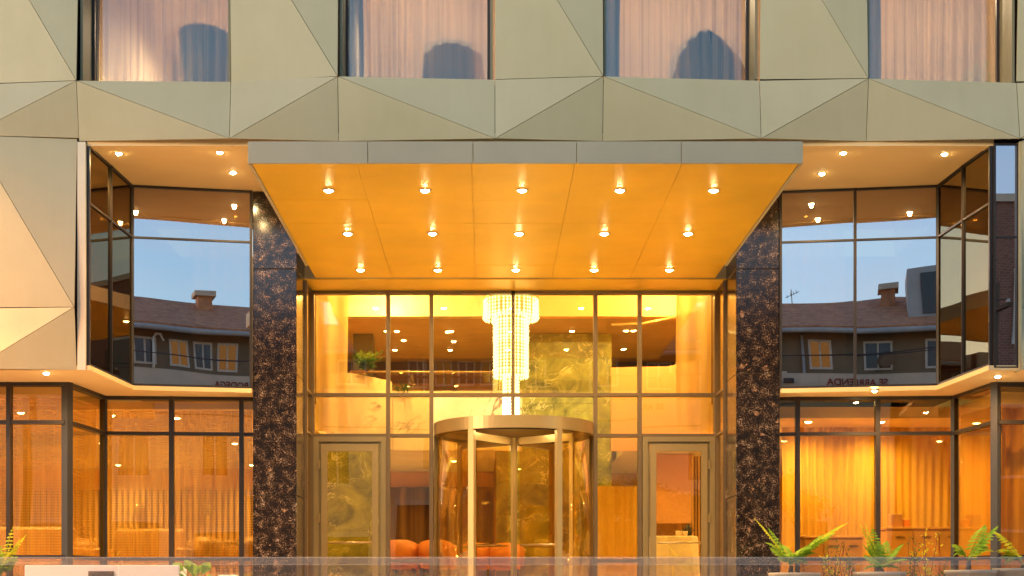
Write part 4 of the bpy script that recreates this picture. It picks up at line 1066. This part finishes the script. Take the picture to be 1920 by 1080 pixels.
broadleaf((PX(365, 15), 15, FL+.35), [(-.12, .26, .13, 2.6), (-.03, .27, .12, 2.2), (.05, .24, .12, .5), (.10, .25, .12, .9), (-.10, .18, .13, 3.4), (.0, .2, .14, 1.6), (.12, .17, .12, -.2)], 'bright green broad-leaved plant right of the white planter wall')
potm((PX(368, 15), 15, FL), .2, .38, 'stone pot of the broad-leaved plant beside the white planter wall')
tag(box('stone_block', PX(409, 15), PX(440, 15), 15, 15.2, FL, PZ(1078, 15), M['white'], None, .006), 'small pale stone block left of the left granite column', 'block')
# glass balustrade along the terrace edge
gb = empty('glass_balustrade', (.3, 13.5, FL), 'low glass balustrade with a frosted pale top rail across the foot of the picture', 'balustrade')
xb = [-9.0+i*1.8 for i in range(12)]
for a, b in zip(xb, xb[1:]):
    box('glass_panel', a+.01, b-.01, 13.5, 13.512, FL+.02, 1.735, M['gbal'], gb)
box('top_rail', xb[0], xb[-1], 13.485, 13.527, 1.736, 1.815, M['gcap'], gb, .012)
box('base_rail', xb[0], xb[-1], 13.48, 13.53, FL+.001, FL+.04, M['satin'], gb)
# mezzanine plant and plant in upper right window, plant by the counter
shrub('mezzanine_plant', (PX(688, 22.2), 22.2, 4.98), .32, .26, 16, 40, 'leafy green plant on the mezzanine edge left of the chandelier', 'green', .035, 'plant', None, 77)
shrub('trailing_plant', (PX(756, 22.4), 22.42, 4.62), .20, .2, 7, 22, 'smaller green plant on the mezzanine edge behind the mullion', 'green', .022, 'plant', None, 78)
shrub('room_plant', (PX(1840, 17.3), 17.3, RF), .85, .2, 9, 30, 'leafy potted plant shadow behind the rightmost upper sheer curtain', 'green', .05, 'plant', None, 79)
shrub('potted_tree', (PX(872, 22.2), 22.2, FL), 1.35, .14, 8, 40, 'slim green plant behind the left curved glass of the revolving door', 'lime', .035, 'plant', None, 80)

# ------------------------------------------------------------------ across the street (seen mirrored in the glass)
YB = -2.6
house = empty('street_house', (0, YB, 0), 'long cream and olive house with clay tile roof across the street, mirrored in glass', 'house')
ZW, ZE, ZRG = 7.42, 8.55, 9.9
box('lower_wall', -14, 8.8, YB-5, YB, 0, ZW, M['creamw'], house)
box('upper_wall', -14, 8.8, YB-5, YB-.15, ZW, ZE+.2, M['olive'], house)
slab('roof', [(-14.3, YB+.35, ZE), (9.1, YB+.35, ZE), (9.1, YB-3.2, ZRG), (-14.3, YB-3.2, ZRG)], None, .1, M['roof'], house)
slab('roof', [(9.1, YB-5.6, ZE), (-14.3, YB-5.6, ZE), (-14.3, YB-3.2, ZRG), (9.1, YB-3.2, ZRG)], None, .1, M['roof'], house)
bm = bmesh.new()
x = -14.2
rf_d = Vector((0, -3.55, ZRG-ZE)).normalized()
while x < 9.0:
    tubem(bm, [Vector((x, YB+.37, ZE+.02)), Vector((x, YB-3.2, ZRG+.03))], .055, 5); x += .2
t_ = from_bm('roof_tiles', bm, M['roof'], house, True); t_['kind'] = 'stuff'
tube('gutter', [(-14.3, YB+.42, ZE-.03), (9.1, YB+.42, ZE-.03)], .07, M['grey'], house)
def fwindow(x0, x1, z0, z1, lit, y=YB-.15):
    f = box('window', x0, x1, y-.02, y+.03, z0, z1, M['fframe'], house)
    xm = (x0+x1)/2
    for a, b in ((x0+.06, xm-.025), (xm+.025, x1-.06)):
        box('pane', a, b, y+.025, y+.038, z0+.06, z1-.06, M['winlit'] if lit else M['fwin'], f)
for i, (a, b, lit) in enumerate([(-12.5, -11.4, 0), (-9.5, -8.4, 1), (-6.8, -5.7, 0), (-4.6, -3.7, 0), (-2.6, -2.0, 0), (-1.65, -1.1, 1), (-.95, -.4, 0), (-.25, .35, 1), (1.2, 1.8, 0), (3.3, 3.9, 1), (4.7, 5.5, 0), (6.3, 7.1, 0)]):
    fwindow(a, b, 7.55, 8.35, lit)
for i, (a, b, z0, z1) in enumerate([(-12, -10, 0.2, 3.2), (-8, -6.4, .2, 3.4), (-5.0, -3.6, .2, 3.1), (-2.6, -.4, .2, 4.0), (3.4, 4.6, .2, 3.6), (5.4, 7.6, .2, 3.4)]):
    o = box('shopfront', a, b, YB-.02, YB+.04, z0, z1, M['fwin'], house)
    box('shop_frame', a-.08, b+.08, YB-.02, YB+.06, z1, z1+.14, M['fframe'], o)
for i, (a, b, z0, z1) in enumerate([(-7.5, -6.6, 4.6, 6.1), (-4.9, -4.1, 4.6, 6.1), (-1.9, -1.1, 5.0, 6.2), (1.2, 2.0, 4.8, 6.0), (5.9, 6.9, 4.7, 6.1)]):
    fwindow(a, b, z0, z1, 0, YB+.0)
for (xc, w_, zt__, kk) in ((-.3, .40, 10.16, 1), (5.4, .42, 10.12, 1)):
    c_ = box('chimney', xc-w_/2, xc+w_/2, YB-2.6, YB-2.1, 9.2, zt__-.15, M['roof'], house)
    box('chimney_cap', xc-w_/2-.1, xc+w_/2+.1, YB-2.7, YB-2.0, zt__-.15, zt__, M['creamw'], c_)
dm = box('dormer', 5.9, 6.8, YB-2.2, YB-.6, 8.75, 10.15, M['grey'], house)
box('dormer_window', 6.25, 6.7, YB-.62, YB-.56, 9.1, 10.0, M['fwin'], dm)
tube('downpipe', [(3.15, YB-.05, 0), (3.15, YB-.05, ZE-.1)], .04, M['grey'], house)
tube('vent_pipe', [(-2.1, YB+.05, ZW), (-2.1, YB+.05, 8.3), (-2.02, YB+.05, 8.42), (-1.9, YB+.05, 8.42), (-1.82, YB+.05, 8.25)], .035, M['paint'], house)
dish = lathe('dish_bowl', [(.02, 0), (.16, .02), (.26, .07), (.27, .08), (.15, .035)], (0,0,0), M['brown'], None, 20)
dsh = empty('satellite_dish', (5.35, YB+.1, 7.75), 'round brown satellite dish on the olive wall, mirrored in the right upper glass', 'satellite dish')
dish.parent = dsh; dish.rotation_euler = (R(-65), 0, R(20)); dish.location = (0, .1, 0)
tube('dish_arm', [(5.35, YB-.14, 7.7), (5.35, YB+.15, 7.75)], .02, M['black'], dsh)
ant = empty('roof_antenna', (2.75, YB-3.2, ZRG), 'thin bare television antenna on the mirrored tile roof', 'antenna')
bm = bmesh.new(); tubem(bm, [(2.75, YB-3.2, ZRG), (2.75, YB-3.2, ZRG+.55)], .015, 5); tubem(bm, [(2.55, YB-3.2, ZRG+.28), (3.0, YB-3.2, ZRG+.50)], .01, 5)
for q in (.1, .3, .45, .6): tubem(bm, [(2.55+q*.6, YB-3.35, ZRG+.28+q*.3), (2.55+q*.6, YB-3.05, ZRG+.3+q*.36)], .008, 4)
from_bm('antenna_rods', bm, M['black'], ant)
fl_ = empty('flood_light', (2.75, YB+.15, 7.2), 'small floodlight box on the mirrored cream wall', 'floodlight')
box('housing', 2.62, 2.88, YB+.06, YB+.22, 7.14, 7.26, M['black'], fl_, .01); box('bracket', 2.73, 2.77, YB, YB+.06, 7.16, 7.22, M['black'], fl_)
def sign_text(txt, xc, z, size, lab, mat='red', board=None, w_=None):
    # reads correctly from the street; the glass shows it mirrored
    cu = bpy.data.curves.new('lettering', 'FONT'); cu.body = txt; cu.size = size; cu.align_x = 'CENTER'; cu.extrude = .01; cu.offset = size*.018
    o = bpy.data.objects.new('lettering', cu); COL.objects.link(o); cu.materials.append(M[mat]); bpy.context.view_layer.update(); me = bpy.data.meshes.new_from_object(o); bpy.data.objects.remove(o); o = bpy.data.objects.new('lettering', me); COL.objects.link(o)
    e = empty('wall_sign', (xc, YB+.02, z), lab, 'sign')
    if board: box('sign_board', xc-w_/2, xc+w_/2, YB+.002, YB+.02, z-size*.25, z+size*.95, M[board], e)
    o.parent = e; o.rotation_euler = (R(90), 0, R(180)); o.location = (0, .018, 0)
sign_text('SE ARRIENDA', 4.55, 7.08, .27, 'painted sign SE ARRIENDA in dark red letters, mirrored in the right upper glass', 'red', 'creamw', 2.0)
sign_text('OFICINAS DE', 1.75, 7.22, .26, 'sign OFICINAS DE in dark letters, mirrored in the lobby glass', 'red', 'creamw', 1.9)
sign_text('TEL / 195', 1.75, 6.78, .28, 'phone number line below the OFICINAS sign, mirrored in the lobby glass', 'red', 'creamw', 1.7)
sign_text('BODEGA', .15, 7.05, .26, 'short dark lettered sign mirrored at the lower right of the left upper glass', 'red', 'creamw', 1.1)
# brick block on the right
bb = empty('brick_building', (13, YB, 0), 'taller brick building across the street, mirrored in the narrow right glass', 'building')
box('wall', 9.3, 22, YB-8, YB, 0, 11.3, M['brick'], bb)
for i in range(4):
    for z in (1.2, 4.4, 7.6):
        f = box('window', 10.2+i*3, 11.6+i*3, YB-.01, YB+.05, z, z+1.9, M['fframe'], bb); box('pane', 10.28+i*3, 11.52+i*3, YB+.04, YB+.06, z+.08, z+1.82, M['fwin'], f)
box('parapet', 9.2, 22.1, YB-8.1, YB+.1, 11.3, 11.5, M['creamw'], bb)
lb = empty('corner_building', (-20, YB, 0), 'plain cream block further down the street on the left, mirrored in the side glass', 'building')
box('wall', -30, -14.6, YB-8, YB, 0, 9.3, M['creamw'], lb)
for i in range(4):
    for z in (1.2, 4.4):
        f = box('window', -28+i*3.4, -26.4+i*3.4, YB-.01, YB+.05, z, z+1.7, M['fframe'], lb); box('pane', -27.92+i*3.4, -26.48+i*3.4, YB+.04, YB+.06, z+.08, z+1.62, M['fwin'], f)
# hill line
bm = bmesh.new(); V2 = []
for i in range(41):
    x = -140+i*7; h = 22+4*sin(i*.7)+2*sin(i*1.9)
    V2.append((bm.verts.new((x, -118, -.5)), bm.verts.new((x, -112, h*.5)), bm.verts.new((x, -119, h*.75))))
for a, b in zip(V2, V2[1:]):
    for k in range(2): bm.faces.new((a[k], b[k], b[k+1], a[k+1]))
tag(from_bm('hills', bm, M['hill']), kind='structure')
# street trees
def tree(loc, h, r, lab, leaves=True, seed=5):
    rnd = random.Random(seed); e = empty('street_tree', loc, lab, 'tree', None); L0 = Vector(loc)
    bt = bmesh.new(); tips = []
    tubem(bt, [L0, L0+Vector((.05, 0, h*.3)), L0+Vector((0, .05, h*.5))], [.1, .08, .07], 8)
    def br(p, d, ln, rad, dep):
        q = p+d*ln; tubem(bt, [p, p.lerp(q, .5)+Vector((rnd.uniform(-1,1), rnd.uniform(-1,1), 0))*ln*.06, q], [rad, rad*.8, rad*.6], 5); tips.append(q)
        if dep == 0: return
        for k_ in range(4 if dep > 1 else 3):
            dd_ = (d+Vector((rnd.uniform(-.8,.8), rnd.uniform(-.8,.8), rnd.uniform(0,.7)))).normalized(); br(q, dd_, ln*.72, rad*.55, dep-1)
    for k_ in range(6):
        a = 2*pi*k_/6; br(L0+Vector((0, .05, h*.45)), Vector((cos(a)*.55, sin(a)*.55, .9)).normalized(), h*.2, .04, 3)
    from_bm('trunk', bt, M['stem'], e)
    if leaves:
        bl2 = bmesh.new()
        for p in tips:
            for k_ in range(16):
                c_ = p+Vector((rnd.gauss(0, .16), rnd.gauss(0, .16), rnd.gauss(0, .14))); u = Vector((rnd.uniform(-1,1), rnd.uniform(-1,1), rnd.uniform(-1,1))).normalized()*.06; v = u.cross(Vector((rnd.uniform(-1,1), rnd.uniform(-1,1), 1))).normalized()*.035
                bl2.faces.new([bl2.verts.new(x_) for x_ in (c_-u, c_+v, c_+u, c_-v)])
        f = from_bm('crown', bl2, M['green'], e); f['kind'] = 'stuff'
tree((3.9, -1.3, .13), 4.6, 1.2, 'leafy street tree mirrored low in the glass right of the revolving door', True, 5)
tree((5.8, -1.3, .13), 4.2, 1.2, 'leafy street tree mirrored in the right swing door', True, 6)
tree((12.5, 8.6, .13), 8.6, 1.2, 'bare street tree mirrored in the right side glass', False, 8)

# street lamp added out of view at the left, for the warm pool on the left cladding
stl = empty('added_street_lamp', (-8.9, 9.9, .13), 'added grey street lamp with a lit warm head, out of view at the left', 'street lamp')
tube('pole', [(-8.9, 9.9, .13), (-8.9, 9.9, 3.0), (-8.9, 9.9, 7.4), (-8.8, 10.1, 7.75), (-8.6, 10.5, 7.85)], [.08, .06, .045, .04, .035], M['grey'], stl, 10)
box('lamp_head', -8.72, -8.48, 10.4, 11.0, 7.82, 7.92, M['grey'], stl, .02)
box('lamp_lens', -8.68, -8.52, 10.5, 10.95, 7.795, 7.815, M['lensd'], stl, .005)
lamp_light('lamp_light', (-8.6, 10.75, 7.7), 1500, (1, .45, .13), 'SPOT', .12, stl, R(172), 1.0)

# overhead wires between two street poles on the near side, mirrored in the glass
for i, (x, lab) in enumerate(((-11.0, 'dark wooden utility pole left of the picture, carrying the wires'), (11.5, 'dark wooden utility pole right of the picture, carrying the wires'))):
    e = empty('utility_pole', (x, .9, .13), lab, 'utility pole', 'utility poles along the near pavement')
    tube('pole', [(x, .9, .13), (x, .9, 8.4)], [.13, .09], M['stem'], e, 10)
    box('cross_arm', x-.05, x+.05, .1, 1.7, 7.7, 7.8, M['stem'], e)
    for y in (.2, .9, 1.6): lathe('insulator', [(.03, 0), (.045, .03), (.03, .1)], (x, y, 7.8), M['fframe'], e, 10)
for i, (y, z, sag, lab) in enumerate(((.2, 7.9, .5, 'overhead wire nearest the mirrored house'), (1.6, 7.9, .75, 'overhead wire nearest the hotel'), (.9, 6.6, .6, 'lower thick telephone cable between the utility poles'))):
    pts = [(-11.0+22.5*t/16, y, z-4*sag*(t/16)*(1-t/16)) for t in range(17)]
    tag(tube('overhead_wire', pts, .014 if i < 2 else .022, M['black'], None, 5), lab, 'wire', 'overhead wires above the street')
# small wall sconces on the left restaurant rear wall
for i, (x, lab) in enumerate(((-7.0, 'glowing wall sconce on the slat wall behind the angled left glass'), (-5.6, 'glowing wall sconce on the slat wall, middle of the left restaurant'))):
    e = empty('wall_sconce', (x, 27.7, 3.1), lab, 'wall lamp', 'wall lamps of the left restaurant')
    lathe('sconce_shade', [(.06, 0), (.09, .02), (.09, .2), (.06, .22)], (x, 27.72, 3.0), M['satin'], e, 16)
    lamp_light('lamp_light', (x, 27.6, 2.9), 22, (1, .75, .36), 'SPOT', .04, e, R(75), .6)
